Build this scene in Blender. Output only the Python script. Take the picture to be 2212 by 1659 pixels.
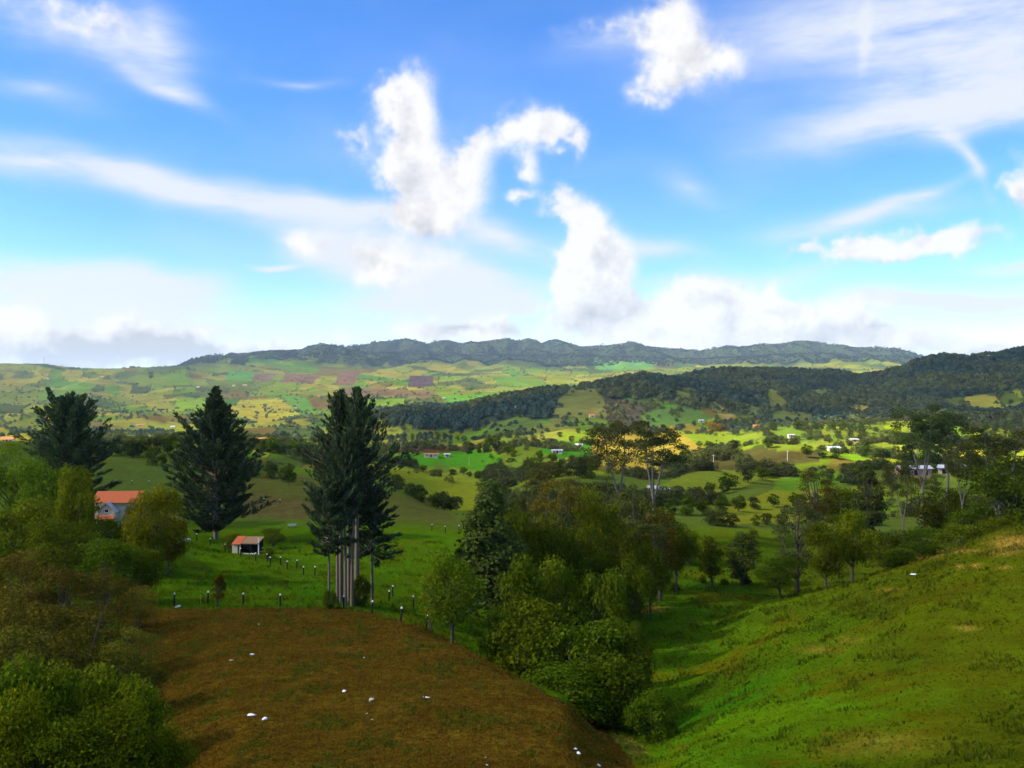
import bpy, math, random
import numpy as np

for _o in list(bpy.data.objects):
    bpy.data.objects.remove(_o)
SC = bpy.context.scene
COL = SC.collection
R = math.radians

# ---------------------------------------------------------------- camera, sky, sun, exposure
F = 887.0                      # focal length in pixels of a 1024 px wide picture
cam_data = bpy.data.cameras.new('camera')
cam = bpy.data.objects.new('camera', cam_data)
COL.objects.link(cam)
cam.location = (0, 0, 0)
cam.rotation_euler = (R(90), 0, 0)
cam_data.sensor_width = 36.0
cam_data.lens = 36.0 * F / 1024.0
cam_data.clip_start = 0.1
cam_data.clip_end = 60000.0
SC.camera = cam

SUN_AZ, SUN_EL = -104.0, 35.0  # degrees, azimuth clockwise from the viewing direction (+Y)
SKY_STRENGTH = 0.10
SC.view_settings.view_transform = 'Standard'
SC.view_settings.look = 'None'
SC.view_settings.exposure = 1.25
SC.view_settings.gamma = 1.0
SC.view_settings.use_curve_mapping = False
SC.cycles.use_denoising = True
SC.cycles.use_adaptive_sampling = True
SC.cycles.adaptive_threshold = 0.03
SC.cycles.max_bounces = 6
SC.cycles.diffuse_bounces = 3
SC.cycles.transparent_max_bounces = 12
SC.cycles.volume_bounces = 0
SC.cycles.caustics_reflective = False
SC.cycles.caustics_refractive = False

TO_SUN = np.array([math.sin(R(SUN_AZ)) * math.cos(R(SUN_EL)), math.cos(R(SUN_AZ)) * math.cos(R(SUN_EL)), math.sin(R(SUN_EL))])
sun_data = bpy.data.lights.new('sun', 'SUN')
sun_data.energy = 5.0
sun_data.angle = R(0.53)
sun_data.color = (1.0, 0.93, 0.80)
sun = bpy.data.objects.new('sun', sun_data)
COL.objects.link(sun)
sun.location = (-200, -60, 160)
sun.rotation_euler = (R(90 - SUN_EL), 0, R(180 - SUN_AZ) + math.pi * 0)
# the lamp shines along its -Z: aim it away from the sun's direction
from mathutils import Vector
sun.rotation_euler = Vector(TO_SUN).to_track_quat('Z', 'Y').to_euler()


class Nodes:
    """short-hand for building a node tree"""
    def __init__(self, tree):
        self.t = tree
        tree.nodes.clear()

    def n(self, typ, ins=None, **props):
        nd = self.t.nodes.new(typ)
        for k, v in props.items():
            setattr(nd, k, v)
        for k, v in (ins or {}).items():
            s = nd.inputs[k]
            if isinstance(v, bpy.types.NodeSocket):
                self.t.links.new(v, s)
            else:
                s.default_value = v
        return nd

    def math(self, op, a, b=0.0, c=0.0, clamp=False):
        return self.n('ShaderNodeMath', {0: a, 1: b, 2: c}, operation=op, use_clamp=clamp).outputs[0]

    def vmath(self, op, a, b=(0, 0, 0), scale=1.0):
        nd = self.n('ShaderNodeVectorMath', {0: a, 1: b}, operation=op)
        if op == 'SCALE':
            s = nd.inputs['Scale']
            if isinstance(scale, bpy.types.NodeSocket):
                self.t.links.new(scale, s)
            else:
                s.default_value = scale
        return nd.outputs[0]

    def mix(self, f, a, b, typ='MIX'):
        nd = self.n('ShaderNodeMix', data_type='RGBA', blend_type=typ)
        for i, v in ((0, f), (6, a), (7, b)):
            if isinstance(v, bpy.types.NodeSocket):
                self.t.links.new(v, nd.inputs[i])
            else:
                nd.inputs[i].default_value = v if i == 0 else (tuple(v) + (1,) if len(v) == 3 else v)
        return nd.outputs[2]

    def step(self, v, lo, hi):
        nd = self.n('ShaderNodeMapRange', {0: v, 1: lo, 2: hi, 3: 0.0, 4: 1.0}, interpolation_type='SMOOTHSTEP')
        return nd.outputs[0]

    def noise(self, vec, scale, detail=4.0, rough=0.5, dist=0.0):
        return self.n('ShaderNodeTexNoise', {'Vector': vec, 'Scale': scale, 'Detail': detail, 'Roughness': rough, 'Distortion': dist})


def sky_deg(x, y):
    """picture position (2212 px wide view of the photograph) to azimuth and elevation in degrees"""
    u, v = (x / 2.16 - 512) / F, (384 - y / 2.16) / F
    return math.degrees(math.atan(u)), math.degrees(math.atan2(v, math.hypot(1, u)))


world = bpy.data.worlds.new('World')
SC.world = world
world.use_nodes = True
W = Nodes(world.node_tree)
tc = W.n('ShaderNodeTexCoord')
D = W.vmath('NORMALIZE', tc.outputs['Generated'])
sep = W.n('ShaderNodeSeparateXYZ', {0: D})
az = W.math('MULTIPLY', W.math('ARCTAN2', sep.outputs[0], sep.outputs[1]), 57.2958)
el = W.math('MULTIPLY', W.math('ARCSINE', sep.outputs[2]), 57.2958)
P = W.n('ShaderNodeCombineXYZ', {0: az, 1: el, 2: 0.0}).outputs[0]
sky = W.n('ShaderNodeTexSky', sky_type='NISHITA', sun_disc=False, sun_elevation=R(SUN_EL), sun_rotation=R(SUN_AZ),
          altitude=2700.0, air_density=1.0, dust_density=0.6, ozone_density=2.0)
sky_col = W.n('ShaderNodeHueSaturation', {'Hue': 0.5, 'Saturation': 1.27, 'Value': 1.14, 'Color': sky.outputs[0]}).outputs[0]
SKY_TINT = (0.96, 0.97, 1.14, 1)
sky_col = W.mix(1.0, sky_col, SKY_TINT, 'MULTIPLY')


def blobs(vec, lst):
    """sum of soft ellipses; each is (x, y, rx, ry, turn in degrees, weight)"""
    total, turned = None, {}
    for (x, y, rx, ry, turn, w) in lst:
        turn = min((0, -10, 12, -24, 34), key=lambda t: abs(t - turn))
        t = R(turn)
        if turn not in turned:
            turned[turn] = vec if turn == 0 else W.n('ShaderNodeCombineXYZ', {0: W.n('ShaderNodeVectorMath', {0: vec, 1: (math.cos(t), math.sin(t), 0)}, operation='DOT_PRODUCT').outputs['Value'],
                                                                              1: W.n('ShaderNodeVectorMath', {0: vec, 1: (-math.sin(t), math.cos(t), 0)}, operation='DOT_PRODUCT').outputs['Value'], 2: 0.0}).outputs[0]
        a, e = sky_deg(x, y)
        k = 2.16 * F / 57.2958
        ca, ce = a * math.cos(t) + e * math.sin(t), -a * math.sin(t) + e * math.cos(t)
        q = W.n('ShaderNodeVectorMath', {0: turned[turn], 1: (k / rx, k / ry, 0), 2: (-ca * k / rx, -ce * k / ry, 0)}, operation='MULTIPLY_ADD').outputs[0]
        m = W.math('SUBTRACT', 1.0, W.n('ShaderNodeVectorMath', {0: q}, operation='LENGTH').outputs['Value'], clamp=True)
        m = W.math('MULTIPLY', m, m)
        total = W.math('MULTIPLY_ADD', m, w, total if total is not None else 0.0)
    return total


# --- high thin cloud: long smooth veils
warp1 = W.vmath('SCALE', W.vmath('SUBTRACT', W.noise(D, 5.0, 2, 0.6).outputs[1], (0.5, 0.5, 0.5)), scale=4.2)
P1 = W.vmath('ADD', P, warp1)
thin_list = [
    (60, 350, 420, 62, -4, 1.0), (420, 405, 480, 66, -9, 1.25), (720, 455, 380, 52, -7, 1.2), (1080, 505, 330, 62, -8, 1.2),
    (130, 610, 520, 92, -1, 1.7), (330, 605, 260, 70, 0, 1.2), (0, 700, 560, 110, 0, 1.3), (420, 690, 520, 70, 0, 0.9), (760, 660, 480, 70, 0, 0.8), (580, 556, 70, 12, 0, 1.0),
    (860, 580, 380, 130, -12, 1.9), (1060, 640, 330, 130, -5, 1.8), (700, 530, 160, 50, -10, 1.3), (900, 730, 520, 80, 0, 0.9),
    (1980, 262, 560, 90, -4, 1.35), (2120, 180, 420, 130, 0, 0.6), (2212, 285, 330, 60, 2, 1.0), (1850, 60, 800, 190, 0, 0.8), (2150, 80, 460, 230, 0, 0.7), (1860, 85, 26, 110, 0, 0.6),
    (2085, 365, 22, 150, 34, 0.85), (1850, 470, 360, 52, 3, 1.0), (2000, 425, 170, 30, 14, 0.7), (1500, 390, 160, 60, -40, 0.4),
    (1420, 520, 200, 50, -14, 1.0), (1560, 590, 420, 44, 3, 0.75), (2050, 660, 520, 50, 2, 1.4), (2100, 745, 480, 46, 3, 1.5), (2200, 575, 130, 26, 6, 0.9),
    (120, 40, 460, 130, -8, 0.85), (330, 60, 110, 190, 30, 0.55), (360, 190, 220, 36, -22, 0.8), (60, 190, 300, 70, 0, 0.5), (640, 190, 190, 24, -4, 0.5), (1330, 90, 240, 60, 8, 0.5),
]
thin_sum = blobs(P1, thin_list)
streak = W.noise(W.n('ShaderNodeMapping', {'Vector': D, 'Scale': (1.0, 1.0, 4.5), 'Rotation': (0, R(6), 0)}).outputs[0], 7.0, 6, 0.66).outputs[0]
veil = W.noise(W.n('ShaderNodeMapping', {'Vector': D, 'Scale': (1.0, 1.0, 2.5)}).outputs[0], 2.2, 3, 0.55).outputs[0]
thin = W.math('MULTIPLY', thin_sum, W.math('MULTIPLY_ADD', streak, 2.3, -0.15))
thin = W.math('ADD', thin, W.math('MULTIPLY', W.step(veil, 0.38, 0.80), 0.42))
low = W.math('POWER', W.math('SUBTRACT', 1.0, W.math('ABSOLUTE', sep.outputs[2])), 14.0)
thin = W.math('ADD', thin, W.math('MULTIPLY', low, 0.24))
thin_a = W.math('MULTIPLY', W.step(thin, 0.0, 1.25), 0.93)

# --- heaped cloud
warp2 = W.vmath('SCALE', W.vmath('SUBTRACT', W.noise(D, 20.0, 3, 0.62).outputs[1], (0.5, 0.5, 0.5)), scale=3.0)
P2 = W.vmath('ADD', P, warp2)
heap_list = [
    (865, 190, 130, 95, 10, 1.25), (905, 250, 75, 85, 0, 1.0), (885, 310, 100, 150, 5, 1.45), (890, 400, 100, 120, 0, 1.25), (775, 300, 60, 85, 0, 0.85),
    (995, 380, 115, 125, 15, 1.5), (950, 455, 160, 100, 0, 1.2), (860, 480, 140, 75, 0, 1.0), (1030, 320, 80, 70, 0, 0.8),
    (1110, 275, 140, 75, 12, 1.2), (1210, 278, 100, 60, -14, 1.1), (1248, 310, 34, 60, 0, 0.8), (1150, 355, 50, 90, 20, 0.7), (1130, 430, 60, 26, 0, 0.8),
    (790, 545, 140, 80, -10, 0.85), (830, 600, 130, 80, 0, 0.75), (950, 560, 150, 70, 0, 0.6), (660, 520, 90, 50, -10, 0.7),
    (1215, 450, 75, 75, 0, 1.2), (1275, 490, 90, 85, 0, 1.3), (1275, 570, 135, 130, 0, 1.7), (1335, 560, 80, 85, 0, 1.2), (1250, 640, 150, 140, 0, 1.6), (1330, 690, 190, 120, 0, 1.7),
    (1440, 710, 210, 100, 0, 1.7), (1570, 685, 210, 115, 0, 1.6), (1500, 640, 90, 60, 0, 1.0), (1690, 695, 230, 105, 0, 1.6), (1810, 695, 220, 85, 0, 1.3), (1640, 760, 460, 75, 0, 1.5), (1900, 740, 280, 60, 0, 1.2), (1662, 630, 26, 70, 0, 0.7),
    (1440, 40, 120, 130, -20, 1.0), (1490, 115, 170, 110, -24, 1.1), (1575, 130, 90, 60, 0, 0.7), (1440, 185, 120, 60, 10, 0.8), (1310, 70, 140, 50, 0, 0.5),
    (1870, 540, 130, 42, 4, 1.2), (2040, 522, 210, 46, 5, 1.3), (1740, 548, 100, 26, 5, 0.8), (2212, 410, 50, 100, 0, 1.0), (120, 30, 260, 70, -6, 0.7), (240, 40, 90, 60, -30, 0.5),
    (20, 720, 130, 85, 0, 1.5), (130, 745, 190, 85, 0, 1.6), (330, 750, 190, 90, 0, 1.7), (480, 765, 220, 70, 0, 1.5), (640, 770, 220, 55, 0, 1.1), (720, 735, 80, 70, 0, 0.9), (960, 715, 230, 60, 0, 1.1), (1080, 725, 150, 50, 0, 1.0), (2212, 760, 260, 42, 0, 1.1), (-180, 730, 300, 90, 0, 1.5), (2480, 740, 320, 80, 0, 1.4),
]
heap_sum = blobs(P2, heap_list)
OFFS = (-0.020, -0.004, 0.016)
n0 = W.noise(D, 20.0, 7, 0.62).outputs[0]
n1 = W.noise(W.vmath('ADD', D, OFFS), 20.0, 4, 0.60).outputs[0]
far_heap = W.step(W.noise(W.n('ShaderNodeMapping', {'Vector': D, 'Scale': (1, 1, 2.2)}).outputs[0], 3.1, 3, 0.55).outputs[0], 0.56, 0.86)
behind = W.step(W.math('ABSOLUTE', az), 36.0, 55.0)
heap = W.math('ADD', heap_sum, W.math('MULTIPLY', W.math('MULTIPLY', W.math('SUBTRACT', n0, 0.5), 2.0), W.math('MULTIPLY_ADD', W.step(heap_sum, 0.0, 0.35), 0.8, 0.2)))
heap = W.math('ADD', heap, W.math('MULTIPLY', W.math('MULTIPLY', far_heap, behind), 0.9))
heap_a = W.step(heap, 0.0, 0.85)
grey_list = [(140, 760, 260, 60, 0, 1.5), (360, 760, 240, 65, 0, 1.4), (560, 775, 240, 40, 0, 1.0), (900, 490, 170, 70, 0, 0.7), (800, 560, 160, 70, 0, 0.7), (1230, 690, 110, 110, 0, 0.45), (1780, 725, 170, 45, 0, 0.6), (1890, 705, 110, 36, 0, 0.6), (1000, 715, 180, 30, 0, 0.7), (1960, 560, 260, 22, 4, 0.5), (2100, 765, 260, 30, 0, 0.8)]
grey = blobs(P2, grey_list)
relief = W.math('MULTIPLY', W.math('SUBTRACT', n0, n1), 2.4)
lit = W.math('ADD', W.math('SUBTRACT', 0.86, grey), relief, clamp=False)
lit = W.math('ADD', lit, W.math('MULTIPLY', W.step(heap, 1.3, 0.4), 0.12), clamp=True)
CLOUD = 4.15
heap_col = W.mix(lit, (0.60 * CLOUD, 0.62 * CLOUD, 0.68 * CLOUD), (1.08 * CLOUD, 1.06 * CLOUD, 1.03 * CLOUD))
col1 = W.mix(thin_a, sky_col, (0.90 * CLOUD, 0.94 * CLOUD, 1.0 * CLOUD))
col2 = W.mix(W.math('MULTIPLY', heap_a, 0.94), col1, heap_col)
bg = W.n('ShaderNodeBackground', {'Color': col2, 'Strength': SKY_STRENGTH})
out = W.n('ShaderNodeOutputWorld', {'Surface': bg.outputs[0]})
world.cycles.sampling_method = 'MANUAL'
world.cycles.sample_map_resolution = 512

# ---------------------------------------------------------------- helpers
rng = np.random.default_rng(7)
random.seed(7)
_perm = np.random.default_rng(3).permutation(4096)


_perm = _perm.astype(np.int32)
_gc, _gs = np.cos(np.arange(4096) * (2 * math.pi / 4096)).astype(np.float32), np.sin(np.arange(4096) * (2 * math.pi / 4096)).astype(np.float32)


def _hash(ix, iy):
    return _perm[(_perm[ix & 4095] + iy) & 4095]


def rnd2(ix, iy, k=0):
    return ((_perm[(_hash(ix, iy) + 131 * k + 7) & 4095]) / 4096.0)


def noise2(x, y):
    """gradient noise, about -1..1"""
    x, y = np.broadcast_arrays(np.asarray(x, np.float32), np.asarray(y, np.float32))
    xf, yf = np.floor(x), np.floor(y)
    ix, iy = xf.astype(np.int32), yf.astype(np.int32)
    fx, fy = x - xf, y - yf
    def g(a, b, dx, dy):
        t = _hash(a, b)
        return _gc[t] * dx + _gs[t] * dy
    sx, sy = fx * fx * fx * (fx * (fx * 6 - 15) + 10), fy * fy * fy * (fy * (fy * 6 - 15) + 10)
    n00, n10 = g(ix, iy, fx, fy), g(ix + 1, iy, fx - 1, fy)
    n01, n11 = g(ix, iy + 1, fx, fy - 1), g(ix + 1, iy + 1, fx - 1, fy - 1)
    return ((n00 * (1 - sx) + n10 * sx) * (1 - sy) + (n01 * (1 - sx) + n11 * sx) * sy) * 1.5


def fbm(x, y, octaves=4, gain=0.5):
    s, a = 0.0, 1.0
    for i in range(octaves):
        s = s + a * noise2(x * 2 ** i + 17.3 * i, y * 2 ** i - 9.1 * i)
        a *= gain
    return s


def smooth(v, lo, hi):
    t = np.clip((v - lo) / (hi - lo), 0, 1)
    return t * t * (3 - 2 * t)


def pchip(xk, yk, x):
    """monotone cubic through knots xk (K,), values yk (K, N), at x (M,) -> (M, N)"""
    xk = np.asarray(xk, float)
    h = np.diff(xk)[:, None]
    d = np.diff(yk, axis=0) / h
    m = np.zeros_like(yk)
    w1, w2 = 2 * h[1:] + h[:-1], h[1:] + 2 * h[:-1]
    with np.errstate(divide='ignore', invalid='ignore'):
        mm = (w1 + w2) / (w1 / d[:-1] + w2 / d[1:])
    m[1:-1] = np.where(d[:-1] * d[1:] > 0, mm, 0.0)
    m[0], m[-1] = d[0], d[-1]
    i = np.clip(np.searchsorted(xk, x) - 1, 0, len(xk) - 2)
    hh = h[i]
    t = ((x - xk[i]) / hh[:, 0])[:, None]
    return (yk[i] * (1 + 2 * t) * (1 - t) ** 2 + m[i] * hh * t * (1 - t) ** 2 + yk[i + 1] * t * t * (3 - 2 * t) + m[i + 1] * hh * t * t * (t - 1))


def mesh_obj(name, verts, faces, mat, parent=None, smooth_shade=False, attr=None):
    me = bpy.data.meshes.new(name)
    verts = np.asarray(verts, np.float32)
    if isinstance(faces, np.ndarray):
        nf, k = faces.shape
        me.vertices.add(len(verts))
        me.vertices.foreach_set('co', verts.ravel())
        me.loops.add(nf * k)
        me.loops.foreach_set('vertex_index', faces.ravel().astype(np.int32))
        me.polygons.add(nf)
        me.polygons.foreach_set('loop_start', np.arange(0, nf * k, k, dtype=np.int32))
        if smooth_shade:
            me.polygons.foreach_set('use_smooth', np.ones(nf, bool))
        me.update(calc_edges=True)
    else:
        me.from_pydata([tuple(v) for v in verts], [], faces)
        if smooth_shade:
            for p in me.polygons:
                p.use_smooth = True
    if attr is not None:
        for an, av in attr.items():
            a = me.attributes.new(an, 'FLOAT_COLOR' if av.ndim == 2 else 'FLOAT', 'POINT')
            if av.ndim == 2:
                c4 = np.ones((len(verts), 4), np.float32)
                c4[:, :3] = av
                a.data.foreach_set('color', c4.ravel())
            else:
                a.data.foreach_set('value', av.astype(np.float32))
    me.materials.append(mat)
    o = bpy.data.objects.new(name, me)
    COL.objects.link(o)
    o.parent = parent
    return o


def tag(o, label=None, cat=None, group=None, kind=None):
    for k, v in (('label', label), ('category', cat), ('group', group), ('kind', kind)):
        if v:
            o[k] = v
    return o


def new_mat(name):
    m = bpy.data.materials.new(name)
    m.use_nodes = True
    return m, Nodes(m.node_tree)


# ---------------------------------------------------------------- the shape of the land
# Each row is one depth (metres ahead of the viewer); heights are given at stations across the view, near rows as metres below
# the viewer, far rows as the angle under or over the level line (in picture rows, 384 = level).
ST = [-300, 0, 130, 260, 335, 400, 450, 500, 560, 600, 650, 700, 780, 860, 940, 1024, 1324]
near_rows = {
    24: [-15.0, -14.6, -13.2, -11.4, -11.2, -11.2, -11.2, -11.2, -11.3, -11.6, -11.8, -11.6, -11.3, -11, -10.8, -10.5, -10],
    37: [-20, -20, -18.6, -16.2, -16, -16, -16, -16, -16.2, -16.6, -17.2, -16.8, -16.2, -15.8, -15.2, -14.8, -13],
    48: [-22, -22, -20.2, -18.1, -18, -18, -18, -18.1, -18.6, -20.4, -21.2, -20, -18.8, -17.8, -16.8, -16, -14],
    60: [-23, -23, -21.6, -19.9, -19.8, -19.8, -19.9, -20, -21.2, -24.2, -25, -23.8, -21.6, -19.8, -18, -16.8, -14.5],
    75: [-24, -24, -23.2, -22, -22, -22, -22.4, -24.4, -27.4, -28.8, -29, -27.5, -24.2, -21.6, -19, -17.4, -14.8],
    90: [-25, -25, -24.9, -24.2, -24.2, -24.3, -26.2, -29, -30.4, -31.2, -31, -30, -26.4, -23.2, -20.2, -17.8, -15],
    105: [-26, -26.4, -26.6, -26.4, -26.4, -27.2, -29, -30.8, -32.2, -32.6, -32.6, -32, -28.2, -25, -21.6, -17.9, -15],
    120: [-24.5, -26.5, -28, -28.4, -28.6, -29.2, -30.5, -31.8, -33, -33.5, -33.6, -33.4, -29.8, -26.4, -23, -18.9, -15.5],
    135: [-25.5, -27.0, -28.4, -30, -30.2, -30.8, -31.6, -32.6, -33.5, -34, -34.2, -34.2, -33, -31, -27, -23, -18],
    160: [-26.5, -27.5, -28.5, -32, -32, -32.3, -32.8, -33.3, -34, -34.3, -34.5, -34.5, -35, -35, -33, -30, -24],
    190: [-29, -30, -31, -33.4, -33.4, -33.4, -33.8, -34, -34.5, -34.8, -35, -35, -36, -37, -37, -35, -30],
    235: [-32, -34, -34, -34.2, -34, -34.4, -35.5, -36, -36, -36.5, -36.5, -36.5, -38, -39, -40, -39, -35],
    300: [-30, -32, -31.5, -31.8, -33, -37, -42, -42, -41, -40, -39.5, -39.5, -40, -41, -42, -42, -38],
}
far_rows = {
    360: [455, 455, 457, 461, 470, 485, 502, 494, 484, 482, 482, 484, 484, 486, 486, 484, 470],
    450: [452, 452, 452, 452, 458, 466, 476, 472, 466, 468, 470, 470, 470, 468, 466, 462, 450],
    600: [446, 448, 448, 447, 452, 456, 461, 458, 452, 456, 460, 458, 455, 452, 452, 450, 440],
    800: [441, 442, 444, 445, 448, 449, 450, 446, 440, 444, 448, 444, 440, 438, 436, 435, 428],
    1100: [434, 436, 437, 437, 438, 440, 440, 434, 426, 428, 428, 424, 424, 422, 418, 416, 410],
}
crest_rows = {
    1500: [(-300, 427), (0, 428), (260, 428), (340, 428), (366, 419), (385, 414), (402, 411), (418, 411), (432, 414), (445, 414), (462, 408), (480, 403.5), (505, 399), (530, 395), (551, 391), (581, 388), (606, 384.5), (625, 381), (644, 378), (663, 381), (700, 386), (780, 394), (860, 402), (940, 398), (1024, 392), (1324, 384)],
    1850: [(-300, 420), (0, 420), (335, 420), (400, 421), (450, 420), (500, 412), (560, 401), (620, 392), (650, 386), (663, 379.5), (695, 378), (780, 381), (860, 390), (902, 384), (940, 376), (1024, 368), (1324, 360)],
    2200: [(-300, 412), (0, 413), (335, 413), (400, 413), (450, 411), (500, 408), (600, 400), (650, 392), (672, 381), (695, 375.7), (720, 370.6), (745, 371.5), (769, 370.6), (800, 371), (833, 372.5), (845, 374.5), (858, 377.6), (880, 374), (902, 369), (918, 362), (934, 356.7), (944, 356), (955, 357.5), (967, 358), (984, 356), (997, 355), (1010, 352), (1024, 350), (1100, 344), (1324, 340)],
    2800: [(-300, 401), (0, 402), (335, 402), (450, 400), (560, 397), (650, 392), (700, 388), (860, 390), (940, 384), (1024, 378), (1324, 370)],
    3600: [(-300, 384), (0, 386), (200, 387), (335, 387), (450, 387), (560, 385), (650, 382), (780, 380), (860, 378), (1024, 372), (1324, 366)],
    4600: [(-300, 362), (0, 363.7), (32, 363.6), (44, 363.4), (60, 366), (76, 368.7), (114, 368.7), (139, 367.5), (164, 366.8), (187, 366), (212, 370), (260, 373), (335, 374), (500, 374), (700, 372), (860, 370), (1024, 366), (1324, 366)],
    5600: [(-300, 374), (150, 374), (180, 369), (190, 363.5), (202, 359.5), (212.6, 356), (225, 357), (240, 359), (280, 361), (335, 363), (400, 364), (500, 364), (600, 365), (700, 365), (860, 362), (1024, 364), (1324, 366)],
    6500: [(-300, 380), (170, 376), (215, 366), (232, 359), (240, 357.3), (256, 353.5), (280, 351.5), (300, 350.4), (310, 347.5), (318, 346), (332, 347), (347, 349.7), (370, 353), (450, 356), (520, 356), (600, 357), (700, 359), (800, 355), (860, 357), (940, 361), (1024, 366), (1324, 370)],
    8000: [(-300, 384), (200, 378), (300, 364), (340, 354), (360, 348.5), (379, 344), (392, 342.5), (404.6, 340.9), (416, 342), (428.6, 343.4), (442.5, 341.5), (461.5, 343.4), (480, 342.5), (492, 341.5), (505.8, 340.3), (518, 341.8), (528, 340), (543, 343.4), (556, 341.5), (568, 344), (581, 347), (606.6, 346), (622, 345), (634, 343.7), (646, 346.5), (657, 347.8), (680, 349.5), (701.5, 351.6), (714, 349.5), (727, 347), (740, 347.5), (756, 346), (775, 344.8), (797, 342.8), (807, 343), (832.6, 346), (864, 348.5), (896, 350.4), (910, 354), (921, 356.7), (1000, 364), (1324, 370)],
    10500: [(-300, 386), (300, 380), (512, 376), (1324, 384)],
    15000: [(-300, 388), (1324, 388)],
}
# stations of the grid across the view: fine inside the picture, coarse beside it
px = np.concatenate([np.linspace(-700, -60, 46)[:-1], np.arange(-60, 1084.01, 1.25), np.linspace(1084, 1724, 46)[1:]])
U = (px - 512) / F
depths, rows = [], []
for Yk, zs in near_rows.items():
    zz = pchip(ST, np.array(zs, float)[:, None], np.clip(px, -300, 1324))[:, 0]
    depths.append(Yk); rows.append(zz / Yk)
for Yk, ys in far_rows.items():
    yy = pchip(ST, np.array(ys, float)[:, None], np.clip(px, -300, 1324))[:, 0]
    depths.append(Yk); rows.append((384 - yy) / F)
for Yk, pts in crest_rows.items():
    yy = np.interp(px, [p[0] for p in pts], [p[1] for p in pts])
    if Yk in (6500, 8000):
        n_ = 61
        trend = np.convolve(np.pad(yy, n_ // 2, mode='edge'), np.ones(n_) / n_, 'valid')
        yy = yy + 0.7 * (yy - trend)
    k = np.array([0.08, 0.24, 0.36, 0.24, 0.08])
    ys = np.convolve(np.pad(yy, 2, mode='edge'), k, 'valid')
    depths.append(Yk); rows.append((384 - ys) / F)
LOGK = np.log(np.array(depths, float))
LG = np.linspace(math.log(24.0), math.log(15000.0), 640)
E = pchip(LOGK, np.array(rows), LG)              # slope of the line of sight, rows = depth, columns = across
YG = np.exp(LG)[:, None] * np.ones_like(U)[None, :]
XG = U[None, :] * YG
# relief: hummocks near by, spurs and gullies far off
LGC = LG[:, None] * np.ones_like(U)[None, :]


def band(fn, lo, hi, fill=0.0):
    """evaluate fn(rows) only on the rows whose depth is lo..hi"""
    sel = (YG[:, 0] >= lo) & (YG[:, 0] <= hi)
    o = np.full(YG.shape, fill)
    o[sel] = fn(sel)
    return o


hum = band(lambda s: fbm(XG[s] / 9.0, YG[s] / 9.0, 4) * 0.22 + fbm(XG[s] / 28.0 + 5, YG[s] / 28.0, 3) * 0.35, 24, 330)
hum = hum * smooth(YG, 24, 45) * (1 - smooth(YG, 170, 320))
tuss = band(lambda s: fbm(XG[s] / 2.2, YG[s] / 2.2, 2) * 0.10, 24, 165) * (1 - smooth(YG, 90, 160))
mid = band(lambda s: fbm(XG[s] / 135.0, YG[s] / 180.0, 4) * 7.5, 195, 15000) * smooth(YG, 200, 420) * (1 - 0.7 * smooth(YG, 900, 1500))
q = band(lambda s: fbm(XG[s] / 420.0, YG[s] / 700.0, 3), 880, 15000)
spur = (1 - np.abs(q)) ** 2 * 18.0 * smooth(YG, 900, 1700) + band(lambda s: fbm(XG[s] / 130.0, YG[s] / 200.0, 3) * 3.0, 880, 15000) * smooth(YG, 900, 1600)
far_g = band(lambda s: (1 - np.abs(fbm(XG[s] / 520.0 + 3, YG[s] / 1500.0, 4))) ** 2 * 95.0, 4700, 15000) * smooth(YG, 4800, 6400)
ZG = E * YG
# rounded knolls of the valley floor: picture column, depth, half width in columns, depth spread, height
for (kx, kY, kw, kd, kh) in [(545, 720, 34, 0.07, 8), (580, 850, 34, 0.07, 9), (640, 570, 44, 0.08, 7), (712, 660, 46, 0.07, 8), (805, 780, 60, 0.08, 10), (760, 460, 66, 0.08, 6), (700, 370, 44, 0.08, 4.5),
                             (775, 310, 46, 0.07, 3.8), (865, 370, 46, 0.08, 5), (925, 580, 56, 0.08, 8), (520, 560, 30, 0.07, 6), (990, 520, 50, 0.08, 7), (430, 620, 40, 0.07, 5), (880, 900, 60, 0.07, 10), (660, 950, 50, 0.06, 9)]:
    ZG = ZG + kh * np.exp(-((px[None, :] - kx) / kw) ** 2 - ((np.log(YG) - math.log(kY)) / kd) ** 2)
def crest_guard(Yc, w):
    return 1 - np.exp(-((np.log(YG) - math.log(Yc)) / w) ** 2)
guard = np.minimum(np.minimum(crest_guard(8000, 0.05), crest_guard(6500, 0.04)), np.minimum(crest_guard(4600, 0.06), crest_guard(2200, 0.07)))
guard = np.minimum(guard, crest_guard(1500, 0.07))
ZG = ZG + hum + tuss + mid + (spur - 9.0 * smooth(YG, 900, 1700)) * (0.12 + 0.88 * guard) + (far_g - 60.0 * smooth(YG, 4800, 6400)) * guard
SY = 384 - ZG / YG * F                           # the picture row of every grid point
SX = np.ones_like(YG) * px[None, :]
NR, NC = YG.shape


def ground(X, Y):
    """height of the land at world X, Y (Y >= 24)"""
    u = np.clip(X / Y, U[0], U[-1] - 1e-9)
    c = np.interp(u, U, np.arange(NC))
    r = (math.log(max(Y, 24.0)) - LG[0]) / (LG[1] - LG[0])
    c0, r0 = int(min(c, NC - 2)), int(min(r, NR - 2))
    fc, fr = c - c0, r - r0
    return float((ZG[r0, c0] * (1 - fc) + ZG[r0, c0 + 1] * fc) * (1 - fr) + (ZG[r0 + 1, c0] * (1 - fc) + ZG[r0 + 1, c0 + 1] * fc) * fr)


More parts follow.
